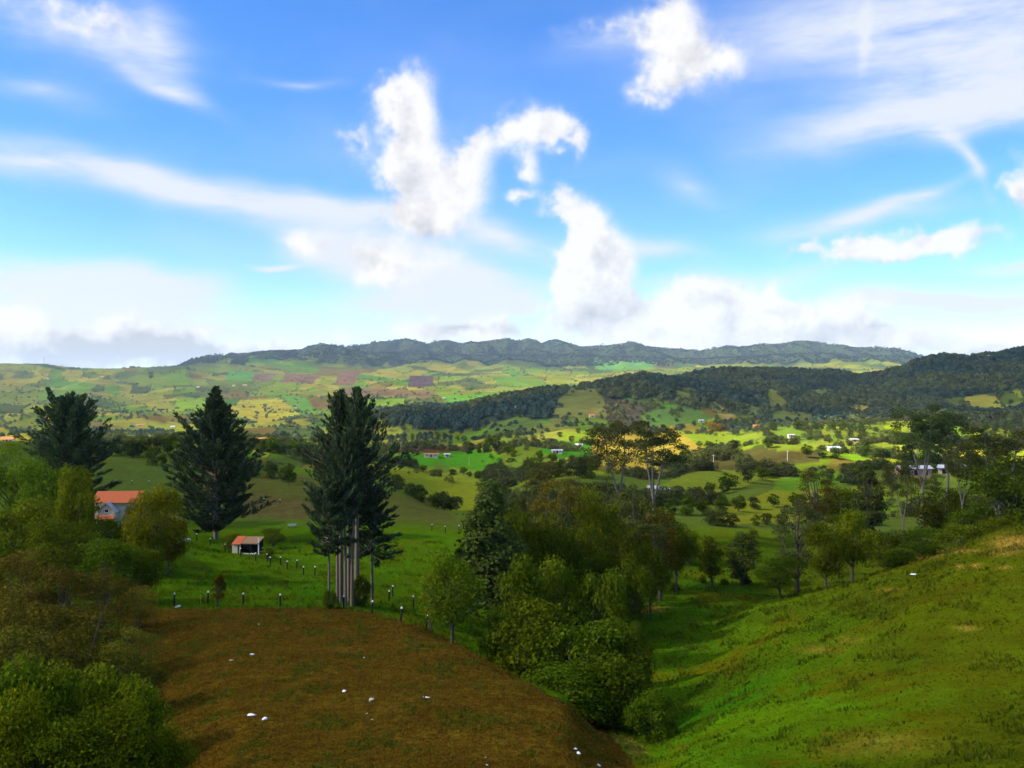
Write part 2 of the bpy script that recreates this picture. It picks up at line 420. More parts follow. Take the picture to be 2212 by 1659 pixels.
def spot(x, y, ymin=24.0, ymax=15000.0):
    """the first place on the land seen at picture position x, y -> X, Y, Z"""
    c = int(round(float(np.interp(x, px, np.arange(NC)))))
    u = (x - 512) / F
    ok = np.where((SY[:, c] <= y) & (YG[:, c] >= ymin))[0]
    r = ok[0] if len(ok) else NR - 1
    Y = min(float(YG[r, c]), ymax)
    return u * Y, Y, ground(u * Y, Y)


def at(x, Y):
    X = (x - 512) / F * Y
    return X, Y, ground(X, Y)


def in_poly(x, y, poly):
    inside = np.zeros(x.shape, bool)
    n = len(poly)
    for i in range(n):
        x0, y0 = poly[i]
        x1, y1 = poly[(i + 1) % n]
        cond = ((y0 > y) != (y1 > y))
        with np.errstate(divide='ignore', invalid='ignore'):
            xi = (x1 - x0) * (y - y0) / (y1 - y0 + 1e-12) + x0
        inside ^= cond & (x < xi)
    return inside


# ---------------------------------------------------------------- what grows where: base colour of every grid point
GRASS = np.array([0.060, 0.105, 0.008])
C = np.empty(YG.shape + (3,))
C[:] = (0.075, 0.105, 0.012)
wx, wy = SX + 3.0 * noise2(SX / 23.0, SY / 9.0), SY + 1.1 * noise2(SX / 31.0 + 7, SY / 7.0)

# farmland in parcels: blocky cells laid over the slopes
FIELD_COLS = np.array([(0.115, 0.150, 0.020), (0.150, 0.165, 0.026), (0.185, 0.170, 0.035), (0.085, 0.150, 0.018), (0.060, 0.135, 0.018), (0.185, 0.175, 0.040),
                       (0.120, 0.088, 0.034), (0.105, 0.125, 0.026), (0.060, 0.080, 0.026), (0.160, 0.175, 0.020), (0.205, 0.180, 0.034), (0.100, 0.170, 0.014),
                       (0.120, 0.140, 0.030), (0.095, 0.125, 0.026), (0.045, 0.065, 0.024), (0.140, 0.160, 0.036)])


def parcels(a, b, seed):
    """blocky cells: nearest jittered cell centre in a mixed metric -> cell id values and edge distance"""
    ia, ib = np.floor(a).astype(np.int32), np.floor(b).astype(np.int32)
    best = np.full(a.shape, 1e9)
    second = np.full(a.shape, 1e9)
    pick = np.zeros(a.shape)
    for da in (-1, 0, 1):
        for db in (-1, 0, 1):
            ca, cb = ia + da, ib + db
            dx = a - (ca + 0.5 + 0.75 * (rnd2(ca, cb, seed) - 0.5))
            dy = b - (cb + 0.5 + 0.75 * (rnd2(ca, cb, seed + 1) - 0.5))
            d = np.maximum(np.abs(dx), np.abs(dy)) * 0.8 + 0.2 * (np.abs(dx) + np.abs(dy))
            v = rnd2(ca, cb, seed + 2)
            second = np.where(d < best, best, np.minimum(second, d))
            pick = np.where(d < best, v, pick)
            best = np.minimum(best, d)
    return pick, second - best


lg = np.log(YG)
pa = XG / YG * 22.0 + 0.5 * noise2(XG / 500.0, YG / 900.0) + (lg - 7) * 1.2
pb = lg * 6.5 + 0.35 * noise2(XG / 400.0 + 9, YG / 800.0) - XG / YG * 1.0
p1, e1 = parcels(pa, pb, 11)
p2, e2 = parcels(pa * 1.9 + 40, pb * 2.1 + 13, 31)
use2 = rnd2(np.floor(p1 * 997).astype(np.int32), np.floor(p1 * 31).astype(np.int32), 5) < 0.6
pick, edge = np.where(use2, p2, p1), np.where(use2, e2 / 2.0, e1)
fi = np.floor(pick * len(FIELD_COLS) * 0.9999).astype(int)
FIELD_COLS = np.clip(FIELD_COLS * np.array([1.14, 1.10, 0.58]), 0, 1)
fields = FIELD_COLS[fi] * (0.88 + 0.24 * rnd2(np.floor(pick * 4001).astype(np.int32), np.zeros_like(fi), 8))[..., None]
scrub = smooth(fbm(XG / YG * 9.0 + 3, lg * 5.0, 4, 0.6), 0.18, 0.62) * 0.9
scrub_c = np.array([0.062, 0.078, 0.020])
fields = fields * (1 - scrub[..., None]) + scrub_c * scrub[..., None]
hedge = (1 - smooth(edge, 0.010, 0.030)) * (rnd2(np.floor(pick * 211).astype(np.int32), np.ones_like(fi), 9) < 0.55)
fields = fields * (1 - 0.65 * hedge[..., None])
vb_ = (1 - smooth(YG, 1000, 1500))[..., None]
fields = fields * (1 + vb_ * np.array([0.0, 0.08, -0.25]))
wf = smooth(YG, 330, 420)[..., None]
C = C * (1 - wf) + fields * wf
# whole colours drift along the valley
drift = fbm(XG / YG * 4.0 + 20, lg * 2.0, 3)[..., None]
C *= 1 + 0.18 * drift * wf

FOREST = np.array([0.036, 0.052, 0.022])
crest_r = np.interp(px, [p[0] for p in crest_rows[8000]], [p[1] for p in crest_rows[8000]])[None, :]
ragged = 5.0 * fbm(SX / 26.0, SY / 11.0, 3)
w_far = smooth(YG, 5200, 6000) * smooth(26.0 + 6 * np.sin(SX / 57.0) + ragged * 1.8 + np.interp(SX, [0, 180, 330, 400, 480, 700, 1024], [-34, -16, -14, -6, 6, 22, 30]) - (SY - crest_r), -2.0, 2.0)
w_left = smooth(YG, 4700, 5200) * smooth(ragged + 1.5 - np.interp(SX, [0, 250, 330], [0, 0, 30]), 0, 1.5) * (SX < 330)
w_far = np.maximum(w_far, w_left)
m_crest = np.interp(px, [p[0] for p in crest_rows[1500]], [p[1] for p in crest_rows[1500]])[None, :]
m_wood = ((YG > 1020) & (YG < 2450) & (SX > 352)).astype(float) * smooth(ragged * 2.2 + np.interp(SX, [350, 420, 480, 560, 640, 700, 800, 860, 1024], [26, 28, 31, 27, 23, 22, 26, 44, 66]) - (SY - np.minimum(m_crest, 400)), -2, 2)
for poly in ([(566, 389), (596, 389), (606, 402), (640, 432), (580, 436), (545, 428), (556, 405)],
             [(604, 396), (640, 404), (662, 410), (655, 428), (622, 436), (606, 418)],
             [(640, 414), (676, 404), (690, 410), (716, 418), (690, 428), (648, 430)],
             [(486, 424), (520, 416), (548, 424), (520, 432), (490, 434)], [(668, 392), (690, 386), (700, 394), (684, 400)], [(742, 402), (764, 410), (800, 412), (830, 418), (800, 424), (750, 418)], [(800, 392), (824, 388), (836, 398), (812, 402)],
             [(770, 383), (782, 398), (792, 408), (772, 412), (764, 396)], [(708, 404), (716, 402), (738, 418), (724, 420)],
             [(850, 404), (880, 408), (866, 416), (842, 412)], [(905, 420), (938, 424), (925, 444), (900, 440)], [(940, 400), (1024, 388), (1024, 410), (960, 420)]):
    m_wood *= 1 - in_poly(wx, wy, poly)
wood = np.clip(np.maximum(w_far, m_wood), 0, 1)
WOOD = wood
fcol = FOREST * (1 + 0.35 * fbm(SX / 9.0, SY / 5.0, 3))[..., None]
C = C * (1 - wood[..., None]) + fcol * wood[..., None]


def patch(poly, col, ymin, ymax):
    rs = np.where((YG[:, 0] >= ymin) & (YG[:, 0] <= ymax))[0]
    xs = [p[0] for p in poly]
    cs = np.where((px > min(xs) - 6) & (px < max(xs) + 6))[0]
    if not len(rs) or not len(cs):
        return
    b = np.ix_(rs, cs)
    sub = C[b]
    sub[in_poly(wx[b], wy[b], poly)] = col
    C[b] = sub


PATCHES = [
    # the slopes in front of the dark wooded hill
    ([(566, 389), (596, 389), (606, 402), (640, 432), (580, 436), (545, 428), (556, 405)], (0.120, 0.125, 0.030), 1000, 2400),
    ([(604, 396), (640, 404), (662, 410), (655, 428), (622, 436), (606, 418)], (0.055, 0.044, 0.028), 1000, 2400),
    ([(640, 414), (676, 404), (690, 410), (716, 418), (690, 428), (648, 430)], (0.070, 0.120, 0.022), 900, 2400),
    ([(708, 404), (716, 402), (738, 418), (724, 420)], (0.230, 0.170, 0.045), 900, 2400),
    ([(770, 383), (782, 398), (792, 408), (772, 412), (764, 396)], (0.130, 0.140, 0.026), 900, 2400),
    ([(850, 404), (880, 408), (866, 416), (842, 412)], (0.230, 0.190, 0.035), 900, 2400),
    ([(486, 424), (520, 416), (548, 424), (520, 432), (490, 434)], (0.085, 0.120, 0.022), 900, 2400),
    ([(668, 392), (690, 386), (700, 394), (684, 400)], (0.110, 0.120, 0.026), 900, 2400),
    ([(742, 402), (764, 410), (800, 412), (830, 418), (800, 424), (750, 418)], (0.100, 0.115, 0.026), 900, 2400),
    ([(800, 392), (824, 388), (836, 398), (812, 402)], (0.095, 0.110, 0.030), 900, 2400),
    # rolling knolls in the valley
    ([(520, 430), (548, 424), (585, 428), (600, 436), (560, 444), (522, 442)], (0.170, 0.165, 0.030), 500, 1200),
    ([(566, 418), (600, 418), (618, 428), (612, 442), (580, 438)], (0.100, 0.160, 0.016), 500, 1400),
    ([(545, 440), (590, 436), (612, 448), (592, 456), (560, 458), (540, 452)], (0.045, 0.140, 0.010), 400, 1000),
    ([(560, 432), (600, 432), (604, 440), (560, 442)], (0.150, 0.190, 0.014), 500, 1100),
    ([(596, 436), (640, 428), (690, 424), (730, 436), (700, 452), (690, 462), (660, 474), (600, 470), (590, 456)], (0.240, 0.170, 0.026), 330, 1300),
    ([(676, 430), (722, 432), (762, 444), (740, 450), (700, 446)], (0.140, 0.180, 0.012), 400, 1300),
    ([(655, 470), (690, 458), (760, 448), (820, 450), (820, 462), (740, 470), (690, 480)], (0.062, 0.052, 0.018), 300, 900),
    ([(660, 484), (690, 472), (740, 470), (775, 472), (730, 492), (680, 500)], (0.130, 0.150, 0.016), 230, 620),
    ([(760, 444), (830, 438), (860, 442), (850, 452), (770, 450)], (0.140, 0.160, 0.018), 400, 1300),
    ([(775, 480), (830, 470), (850, 476), (820, 496), (770, 500)], (0.080, 0.150, 0.012), 240, 620),
    ([(720, 508), (770, 492), (860, 486), (900, 494), (880, 510), (800, 522), (730, 524)], (0.150, 0.150, 0.012), 190, 420),
    ([(868, 486), (915, 482), (930, 500), (900, 516), (872, 510)], (0.120, 0.150, 0.012), 190, 520),
    ([(655, 528), (720, 528), (775, 530), (790, 560), (740, 580), (660, 590)], (0.090, 0.120, 0.008), 120, 260),
    ([(762, 425), (815, 425), (818, 442), (764, 443)], (0.085, 0.125, 0.015), 450, 1350),
    # beyond the paddock
    ([(384, 467), (400, 466), (420, 469), (450, 474), (480, 481), (492, 492), (478, 508), (466, 520), (440, 503), (415, 490), (395, 480)], (0.150, 0.165, 0.011), 300, 620),
    ([(384, 462), (395, 455), (440, 452), (482, 450), (502, 456), (500, 470), (470, 470), (440, 466), (420, 466)], (0.050, 0.155, 0.008), 340, 760),
    ([(386, 449), (392, 446), (430, 445), (468, 446), (482, 449), (440, 452), (392, 454)], (0.075, 0.040, 0.022), 420, 1000),
    ([(250, 470), (300, 475), (330, 484), (400, 494), (440, 505), (472, 532), (400, 524), (330, 515), (270, 512), (240, 500)], (0.080, 0.080, 0.018), 200, 345),
    ([(232, 492), (300, 500), (330, 510), (330, 522), (230, 516)], (0.090, 0.070, 0.024), 195, 345),
    # bright fields on the near left
    ([(100, 438), (152, 438), (166, 444), (150, 452), (106, 450)], (0.140, 0.230, 0.008), 450, 1300),
    ([(-60, 420), (6, 428), (32, 438), (30, 446), (-60, 448)], (0.250, 0.200, 0.020), 450, 1300),
    # the far slope: a few fields that stand out
    ([(408, 376), (432, 375), (434, 386), (410, 388)], (0.075, 0.045, 0.050), 2300, 4600),
    ([(340, 372), (364, 373), (352, 386), (334, 385)], (0.150, 0.080, 0.050), 2300, 5200),
    ([(285, 374), (320, 374), (312, 384), (280, 383)], (0.150, 0.085, 0.050), 2300, 5200),
    ([(255, 373), (276, 374), (268, 382), (248, 380)], (0.140, 0.085, 0.060), 2300, 5200),
    ([(228, 371), (258, 372), (250, 381), (226, 380)], (0.070, 0.180, 0.030), 2300, 5200),
    ([(178, 398), (206, 398), (205, 411), (176, 411)], (0.150, 0.230, 0.014), 1200, 4000),
    ([(278, 394), (308, 398), (318, 412), (296, 412)], (0.080, 0.170, 0.020), 1200, 4000),
    ([(240, 400), (278, 398), (300, 414), (262, 424), (230, 414)], (0.250, 0.210, 0.022), 1200, 4000),
    ([(340, 388), (436, 391), (430, 397), (334, 396)], (0.150, 0.095, 0.045), 1500, 4200),
    ([(360, 399), (404, 399), (400, 410), (350, 410)], (0.130, 0.200, 0.016), 1500, 4200),
    ([(440, 396), (520, 394), (500, 402), (450, 406)], (0.090, 0.210, 0.016), 1500, 4200),
    ([(590, 362), (660, 362), (645, 369), (600, 370)], (0.080, 0.180, 0.036), 3000, 6500),
]
for poly, col, y0, y1 in PATCHES:
    k_ = np.array([1.02, 1.06, 0.75]) if y1 < 1350 else np.array([1.1, 1.1, 0.9])
    patch(poly, np.array(col) * k_, y0, y1)

# near ground: paddock, meadow, ploughed field
near = YG < 205
mead = band(lambda s: fbm(XG[s] / 14.0, YG[s] / 22.0, 4), 24, 240)
dry = smooth(band(lambda s: fbm(XG[s] / 9.0 + 40, YG[s] / 15.0 + 3, 5, 0.65), 24, 240), 0.15, 0.85)
gcol = np.array([0.056, 0.112, 0.001]) * (1 + 0.30 * mead)[..., None]
gcol = gcol * (1 - 0.55 * dry[..., None]) + np.array([0.110, 0.074, 0.003]) * 0.55 * dry[..., None]
lush = smooth(band(lambda s: fbm(XG[s] / 17.0 + 90, YG[s] / 20.0, 3), 24, 240), 0.1, 0.7)[..., None]
gcol = gcol * (1 - 0.6 * lush) + np.array([0.022, 0.104, 0.001]) * 0.6 * lush
olive = smooth(SX + (640 - SY) * 0.8, 640, 980)[..., None] * 0.72
gcol = gcol * (1 - olive) + np.array([0.066, 0.066, 0.001]) * (1 + 0.25 * mead[..., None]) * olive
pad = (smooth(SY, 640, 560) * (SX < 480))[..., None] * smooth(YG, 100, 150)[..., None]
gcol = gcol * (1 - 0.45 * pad) + np.array([0.085, 0.160, 0.001]) * 0.45 * pad
nearw = (1 - smooth(YG, 195, 235))[..., None]
C = C * (1 - nearw) + gcol * nearw
# straw-coloured dry grass along the top of the rise and bare earth scars
SCAR = 0.55 + 0.9 * np.clip(band(lambda s: fbm(SX[s] / 5.0, SY[s] / 2.5, 3), 24, 260) + 0.3, 0, 1)
for (x, y, rx, ry, t) in [(925, 556, 14, 2.6, 0.8), (905, 559, 10, 3.5, 0.7), (962, 551, 20, 2.5, 0.6), (1012, 543, 20, 8, 0.9), (1000, 552, 12, 3, 0.7), (960, 567, 4, 2, 0.9), (976, 566, 6, 2, 0.9), (966, 628, 12, 2.2, 0.7), (1005, 568, 8, 2, 0.6),
                         (822, 650, 22, 4, 0.35), (850, 640, 16, 3, 0.3), (640, 609, 26, 3.4, 0.9), (890, 590, 10, 2, 0.4), (612, 605, 10, 2, 0.5), (880, 745, 60, 12, 0.25), (640, 718, 10, 3, 0.5), (620, 740, 14, 7, 0.5), (636, 752, 10, 8, 0.6), (740, 504, 30, 3, 0.5)]:
    b = np.ix_(np.where(YG[:, 0] < 260)[0], np.where(np.abs(px - x) < 4 * rx)[0])
    g = np.exp(-((SX[b] - x) / rx) ** 2 - ((SY[b] - y) / ry) ** 2) * SCAR[b] * t
    g = np.clip(g, 0, 1)[..., None]
    C[b] = C[b] * (1 - g) + np.array([0.330, 0.190, 0.030]) * g
FIELD_POLY = [(190, 1400), (174, 768), (158, 720), (140, 680), (128, 640), (122, 610), (230, 609), (300, 608.5), (335, 607.5), (365, 611.5), (400, 621.5), (420, 627), (454, 642.6), (499, 667), (545, 693), (574, 707), (596, 714), (610, 735), (622, 750), (640, 772), (690, 1400)]
fx, fy = SX + (2.0 + 9.0 * (SX < 240)) * noise2(SX / 9.0, SY / (6.0 + 12 * (SX < 240))), SY + 0.8 * noise2(SX / 7.0, SY / 5.0)
FIELD = in_poly(fx, fy, FIELD_POLY) & (YG < 118)
sc_ = band(lambda s: fbm(XG[s] / 5.0, YG[s] / 5.0, 5, 0.6), 24, 120)
weeds = smooth(band(lambda s: fbm(XG[s] / 3.2 + 9, YG[s] / 4.5, 5, 0.65), 24, 120), 0.0, 0.9)[..., None]
soil = np.array([0.108, 0.061, 0.005]) * (1 + 0.22 * sc_)[..., None]
soil = soil * (1 - 0.6 * weeds) + np.array([0.072, 0.068, 0.004]) * 0.6 * weeds
C[FIELD] = soil[FIELD]
C = np.clip(C, 0.002, 0.6)

# ---------------------------------------------------------------- ground materials
def ground_mat(name, s1, s2, bump, amp, rough=1.0):
    m, N = new_mat(name)
    a = N.n('ShaderNodeAttribute', attribute_name='Col')
    pos = N.n('ShaderNodeNewGeometry').outputs['Position']
    n1 = N.noise(pos, s1, 6, 0.65).outputs[0]
    n2 = N.noise(pos, s2, 5, 0.6).outputs[0]
    f = N.math('MULTIPLY', N.math('MULTIPLY_ADD', N.math('SUBTRACT', n1, 0.5), amp, 1.0), N.math('MULTIPLY_ADD', N.math('SUBTRACT', n2, 0.5), amp * 1.1, 1.0))
    col = N.vmath('SCALE', a.outputs[0], scale=N.math('MAXIMUM', f, 0.05))
    hue = N.n('ShaderNodeHueSaturation', {'Hue': N.math('MULTIPLY_ADD', N.math('SUBTRACT', n2, 0.5), 0.10, 0.5), 'Color': col}).outputs[0]
    b = N.n('ShaderNodeBump', {'Height': n1, 'Strength': 1.0, 'Distance': bump})
    bs = N.n('ShaderNodeBsdfDiffuse', {'Color': hue, 'Roughness': rough, 'Normal': b.outputs[0]})
    N.n('ShaderNodeOutputMaterial', {'Surface': bs.outputs[0]})
    return m


M_SOIL = ground_mat('ploughed_soil', 5.5, 1.3, 0.22, 1.9)
M_GRASS = ground_mat('pasture_grass', 3.2, 0.45, 0.18, 1.1)
M_VALLEY = ground_mat('valley_fields', 0.35, 0.06, 0.9, 0.8)
M_FAR = ground_mat('far_fields', 0.05, 0.012, 5.0, 0.8)

# ---------------------------------------------------------------- the land, one sheet cut along field and hill boundaries
region = np.full(YG.shape, 3)
region[(YG < 250)] = 1
region[(YG < 250) & (SX > 445)] = 2
region[FIELD] = 0
region[YG >= 1020] = 4
region[(YG >= 1020) & (YG < 2450) & (SX > 352)] = 5
region[YG > 5000] = 6
fr = region[:-1, :-1]
idx = np.arange(NR * NC).reshape(NR, NC)
quads = np.stack([idx[:-1, :-1], idx[:-1, 1:], idx[1:, 1:], idx[1:, :-1]], -1)
VERT = np.stack([XG, YG, ZG], -1).reshape(-1, 3)
CF = C.reshape(-1, 3)
names = ['ploughed_field', 'paddock_ground', 'meadow_ground', 'valley_ground', 'farmed_hillside', 'wooded_hill_ground', 'mountain_ridge']
mats = [M_SOIL, M_GRASS, M_GRASS, M_VALLEY, M_FAR, M_FAR, M_FAR]
for r in range(7):
    fq = quads[fr == r]
    used, inv = np.unique(fq, return_inverse=True)
    o = mesh_obj(names[r], VERT[used], inv.reshape(-1, 4), mats[r], smooth_shade=True, attr={'Col': CF[used]})
    tag(o, kind='structure')
# the bank the viewer stands on
bx = np.concatenate([np.linspace(-260, -30, 24), np.linspace(-27, 27, 28), np.linspace(30, 260, 24)])
by = np.concatenate([np.linspace(-200, -8, 22), np.linspace(-6, 24.0, 16)])
BX, BY = np.meshgrid(bx, by)
edge_z = np.array([ground(x if abs(x) < 27 else math.copysign(27, x), 24.02) for x in bx])
BZ = -2.6 + (edge_z[None, :] + 2.6) * smooth(BY, 0.5, 24.0) ** 0.9 + 0.12 * fbm(BX / 6, BY / 6, 3) * smooth(24.0 - BY, 0, 4)
bi = np.arange(BX.size).reshape(BX.shape)
bq = np.stack([bi[:-1, :-1], bi[:-1, 1:], bi[1:, 1:], bi[1:, :-1]], -1).reshape(-1, 4)
tag(mesh_obj('roadside_bank', np.stack([BX, BY, BZ], -1).reshape(-1, 3), bq, M_GRASS, smooth_shade=True, attr={'Col': np.tile(GRASS, (BX.size, 1))}), kind='structure')

# ---------------------------------------------------------------- unseen cloud, added and shaped for its shade (above and behind the viewer)
def shade_wanted(X, Y):
    s = np.minimum(smooth(X - (-170 - 0.10 * Y), -120, 120), smooth(2350 - Y, -150, 350))
    s = np.maximum(s, smooth(470 - np.hypot(X * 0.9, Y - 40), -60, 100))
    s = s * smooth(X, -900, -500)
    s = s * (1 - 0.30 * smooth(Y, 260, 380) * (1 - smooth(Y, 1150, 1450)))
    for (x, y, r, w) in [(95, 545, 95, 0.9), (210, 640, 120, 0.9), (60, 800, 110, 0.7), (330, 900, 120, 0.8), (-420, 900, 150, 1.0), (150, 1250, 120, 0.35), (-330, 720, 130, 1.0)]:
        s = s - w * np.exp(-((X - x) ** 2 + ((Y - y) * 0.8) ** 2) / (r * r))
    return s


CZ = 1150.0
gx, gy = np.linspace(-1300, 2000, 133), np.linspace(-900, 2900, 153)
GX, GY = np.meshgrid(gx, gy)
dens = shade_wanted(GX, GY) - 0.42 + 0.16 * fbm(GX / 260.0, GY / 260.0, 4, 0.6)
sh = TO_SUN * ((CZ + 40.0) / TO_SUN[2])
keep = dens > -0.06
thick = np.clip(dens + 0.06, 0, 1) ** 0.6
top = CZ + thick * 150 * (1 + 0.35 * fbm(GX / 120.0, GY / 120.0, 4, 0.6))
bot = CZ - thick * 26 * (1 + 0.5 * fbm(GX / 150.0 + 9, GY / 150.0, 3))
ci = np.arange(GX.size).reshape(GX.shape)
cq = np.stack([ci[:-1, :-1], ci[:-1, 1:], ci[1:, 1:], ci[1:, :-1]], -1)[keep[:-1, :-1]]
vt = np.stack([GX + sh[0], GY + sh[1], top], -1).reshape(-1, 3)
vb = np.stack([GX + sh[0], GY + sh[1], bot], -1).reshape(-1, 3)
cv = np.concatenate([vt, vb])
cf = np.concatenate([cq, cq[:, ::-1] + GX.size])
used, inv = np.unique(cf, return_inverse=True)
dd = np.tile(np.clip(dens.ravel(), -0.2, 1), 2)
mc, N = new_mat('shade_cloud_vapour')
at_ = N.n('ShaderNodeAttribute', attribute_name='dens')
pos = N.n('ShaderNodeNewGeometry').outputs['Position']
fz = N.math('ADD', at_.outputs['Fac'], N.math('MULTIPLY', N.math('SUBTRACT', N.noise(pos, 0.012, 6, 0.6).outputs[0], 0.5), 0.25))
op = N.math('MULTIPLY', N.step(fz, -0.04, 0.20), 0.46)
body = N.n('ShaderNodeMixShader', {0: 0.8, 1: N.n('ShaderNodeBsdfDiffuse', {'Color': (0.9, 0.9, 0.9, 1)}).outputs[0], 2: N.n('ShaderNodeBsdfTranslucent', {'Color': (0.85, 0.87, 0.9, 1)}).outputs[0]})
N.n('ShaderNodeOutputMaterial', {'Surface': N.n('ShaderNodeMixShader', {0: op, 1: N.n('ShaderNodeBsdfTransparent').outputs[0], 2: body.outputs[0]}).outputs[0]})
tag(mesh_obj('shade_clouds', cv[used], inv.reshape(-1, 4), mc, smooth_shade=True, attr={'dens': dd[used]}), 'unseen broken cloud layer added overhead to shade the land', 'cloud', kind='stuff')

# ---------------------------------------------------------------- the air
mh, N = new_mat('haze_air')
N.n('ShaderNodeOutputMaterial', {'Volume': N.n('ShaderNodeVolumePrincipled', {'Color': (0.66, 0.85, 1.0, 1), 'Density': 3.4e-5, 'Anisotropy': 0.0}).outputs[0]})
zlo, zhi = float(ZG.min()) - 2.0, float(max(ZG.max(), 400.0)) + 12.0
hv = [(x, y, z) for z in (zlo, zhi) for (x, y) in ((-17000, -900), (17000, -900), (17000, 15600), (-17000, 15600))]
hf = [(0, 3, 2, 1), (4, 5, 6, 7), (0, 1, 5, 4), (1, 2, 6, 5), (2, 3, 7, 6), (3, 0, 4, 7)]
tag(mesh_obj('haze', hv, hf, mh), kind='stuff')

# ---------------------------------------------------------------- foliage and bark
def leaf_mat(name, col, light, trans=0.35, vary=0.5):
    """leaf colour: a dark and a light tone mixed by the leaf's own random value, tinted by the object colour"""
    m, N = new_mat(name)
    a = N.n('ShaderNodeAttribute', attribute_name='tone')
    oi = N.n('ShaderNodeObjectInfo')
    c = N.mix(a.outputs['Fac'], col, light)
    c = N.mix(1.0, c, oi.outputs['Color'], 'MULTIPLY')
    c = N.n('ShaderNodeHueSaturation', {'Hue': N.math('MULTIPLY_ADD', N.math('SUBTRACT', oi.outputs['Random'], 0.5), 0.03, 0.5),
                                        'Value': N.math('MULTIPLY_ADD', N.math('SUBTRACT', oi.outputs['Random'], 0.5), vary, 1.0), 'Color': c}).outputs[0]
    d = N.n('ShaderNodeBsdfDiffuse', {'Color': c})
    t = N.n('ShaderNodeBsdfTranslucent', {'Color': c})
    N.n('ShaderNodeOutputMaterial', {'Surface': N.n('ShaderNodeMixShader', {0: trans, 1: d.outputs[0], 2: t.outputs[0]}).outputs[0]})
    return m


def wood_mat(name, vary=0.7):
    m, N = new_mat(name)
    a = N.n('ShaderNodeAttribute', attribute_name='tone')
    oi = N.n('ShaderNodeObjectInfo')
    nz = N.noise(oi.outputs['Location'], 0.0045, 3, 0.6).outputs[0]
    k = N.step(nz, 0.36, 0.60)
    dark = N.mix(k, (0.032, 0.064, 0.044), (0.084, 0.098, 0.028))
    lightc = N.mix(k, (0.068, 0.112, 0.070), (0.165, 0.172, 0.044))
    c = N.mix(a.outputs['Fac'], dark, lightc)
    c = N.n('ShaderNodeHueSaturation', {'Value': N.math('MULTIPLY_ADD', N.math('SUBTRACT', oi.outputs['Random'], 0.5), vary, 1.0), 'Color': c}).outputs[0]
    N.n('ShaderNodeOutputMaterial', {'Surface': N.n('ShaderNodeMixShader', {0: 0.25, 1: N.n('ShaderNodeBsdfDiffuse', {'Color': c}).outputs[0], 2: N.n('ShaderNodeBsdfTranslucent', {'Color': c}).outputs[0]}).outputs[0]})
    return m


def plain_mat(name, col, rough=0.8, var=0.25, scale=3.0, spec=0.2, bump=0.0):
    m, N = new_mat(name)
    tcn = N.n('ShaderNodeTexCoord').outputs['Object']
    n = N.noise(tcn, scale, 5, 0.6).outputs[0]
    c = N.vmath('SCALE', tuple(col), scale=N.math('MULTIPLY_ADD', N.math('SUBTRACT', n, 0.5), 2 * var, 1.0))
    ins = {'Base Color': c, 'Roughness': rough, 'Specular IOR Level': spec}
    if bump:
        ins['Normal'] = N.n('ShaderNodeBump', {'Height': n, 'Strength': 0.8, 'Distance': bump}).outputs[0]
    N.n('ShaderNodeOutputMaterial', {'Surface': N.n('ShaderNodeBsdfPrincipled', ins).outputs[0]})
    return m


L_CONIFER = leaf_mat('conifer_sprays', (0.040, 0.066, 0.028), (0.092, 0.126, 0.040), 0.20, 0.3)
L_CYPRESS = leaf_mat('cypress_sprays', (0.050, 0.066, 0.012), (0.110, 0.124, 0.020), 0.20, 0.3)
L_BROAD = leaf_mat('broad_leaves', (0.074, 0.098, 0.004), (0.185, 0.200, 0.011), 0.35, 0.4)
L_SCRUB = leaf_mat('scrub_leaves', (0.100, 0.088, 0.010), (0.220, 0.170, 0.020), 0.30, 0.4)
L_EUC = leaf_mat('gum_leaves', (0.072, 0.084, 0.018), (0.150, 0.154, 0.030), 0.30, 0.3)
L_VSCRUB = leaf_mat('valley_scrub_leaves', (0.050, 0.062, 0.018), (0.118, 0.125, 0.030), 0.25, 0.6)
L_RIDGE_SHADED = leaf_mat('shaded_ridge_leaves', (0.016, 0.030, 0.022), (0.040, 0.060, 0.036), 0.2, 0.5)  # cloud shade over the far ridge is put into this darker leaf colour
L_FAR = wood_mat('wood_leaves')
BARK = plain_mat('bark', (0.095, 0.075, 0.052), 0.9, 0.4, 5.0, 0.1, 0.02)
BARK_CON = plain_mat('conifer_bark', (0.20, 0.145, 0.095), 0.9, 0.4, 4.0, 0.1, 0.02)
BARK_PALE = plain_mat('pale_bark', (0.15, 0.125, 0.09), 0.9, 0.35, 4.0, 0.1, 0.02)


def unit(v):
    return v / (np.linalg.norm(v, axis=-1, keepdims=True) + 1e-9)


class Leaves:
    """collects leaf faces; every face is a folded pointed quad"""
    def __init__(self, rg):
        self.rg, self.v, self.t = rg, [], []

    def add(self, pos, along, normal, length, width, tone):
        n = len(pos)
        if n == 0:
            return
        along = unit(along)
        side = unit(np.cross(along, normal) + 1e-6)
        nn = np.cross(side, along)
        L, Wd = length[:, None], width[:, None]
        p0 = pos - along * L * 0.5
        p1 = pos + side * Wd * 0.5 + nn * Wd * 0.18
        p2 = pos + along * L * 0.5
        p3 = pos - side * Wd * 0.5 + nn * Wd * 0.18
        self.v.append(np.stack([p0, p1, p2, p3], 1).reshape(-1, 3))
        self.t.append(np.repeat(tone, 4))

    def build(self, name, mat):
        v, t = np.concatenate(self.v), np.concatenate(self.t)
        return mesh_only(name, v, np.arange(len(v)).reshape(-1, 4), mat, {'tone': t})


def mesh_only(name, v, f, mat, attr=None, smooth_shade=False):
    o = mesh_obj(name, v, f, mat, attr=attr, smooth_shade=smooth_shade)
    me = o.data
    bpy.data.objects.remove(o)
    return me


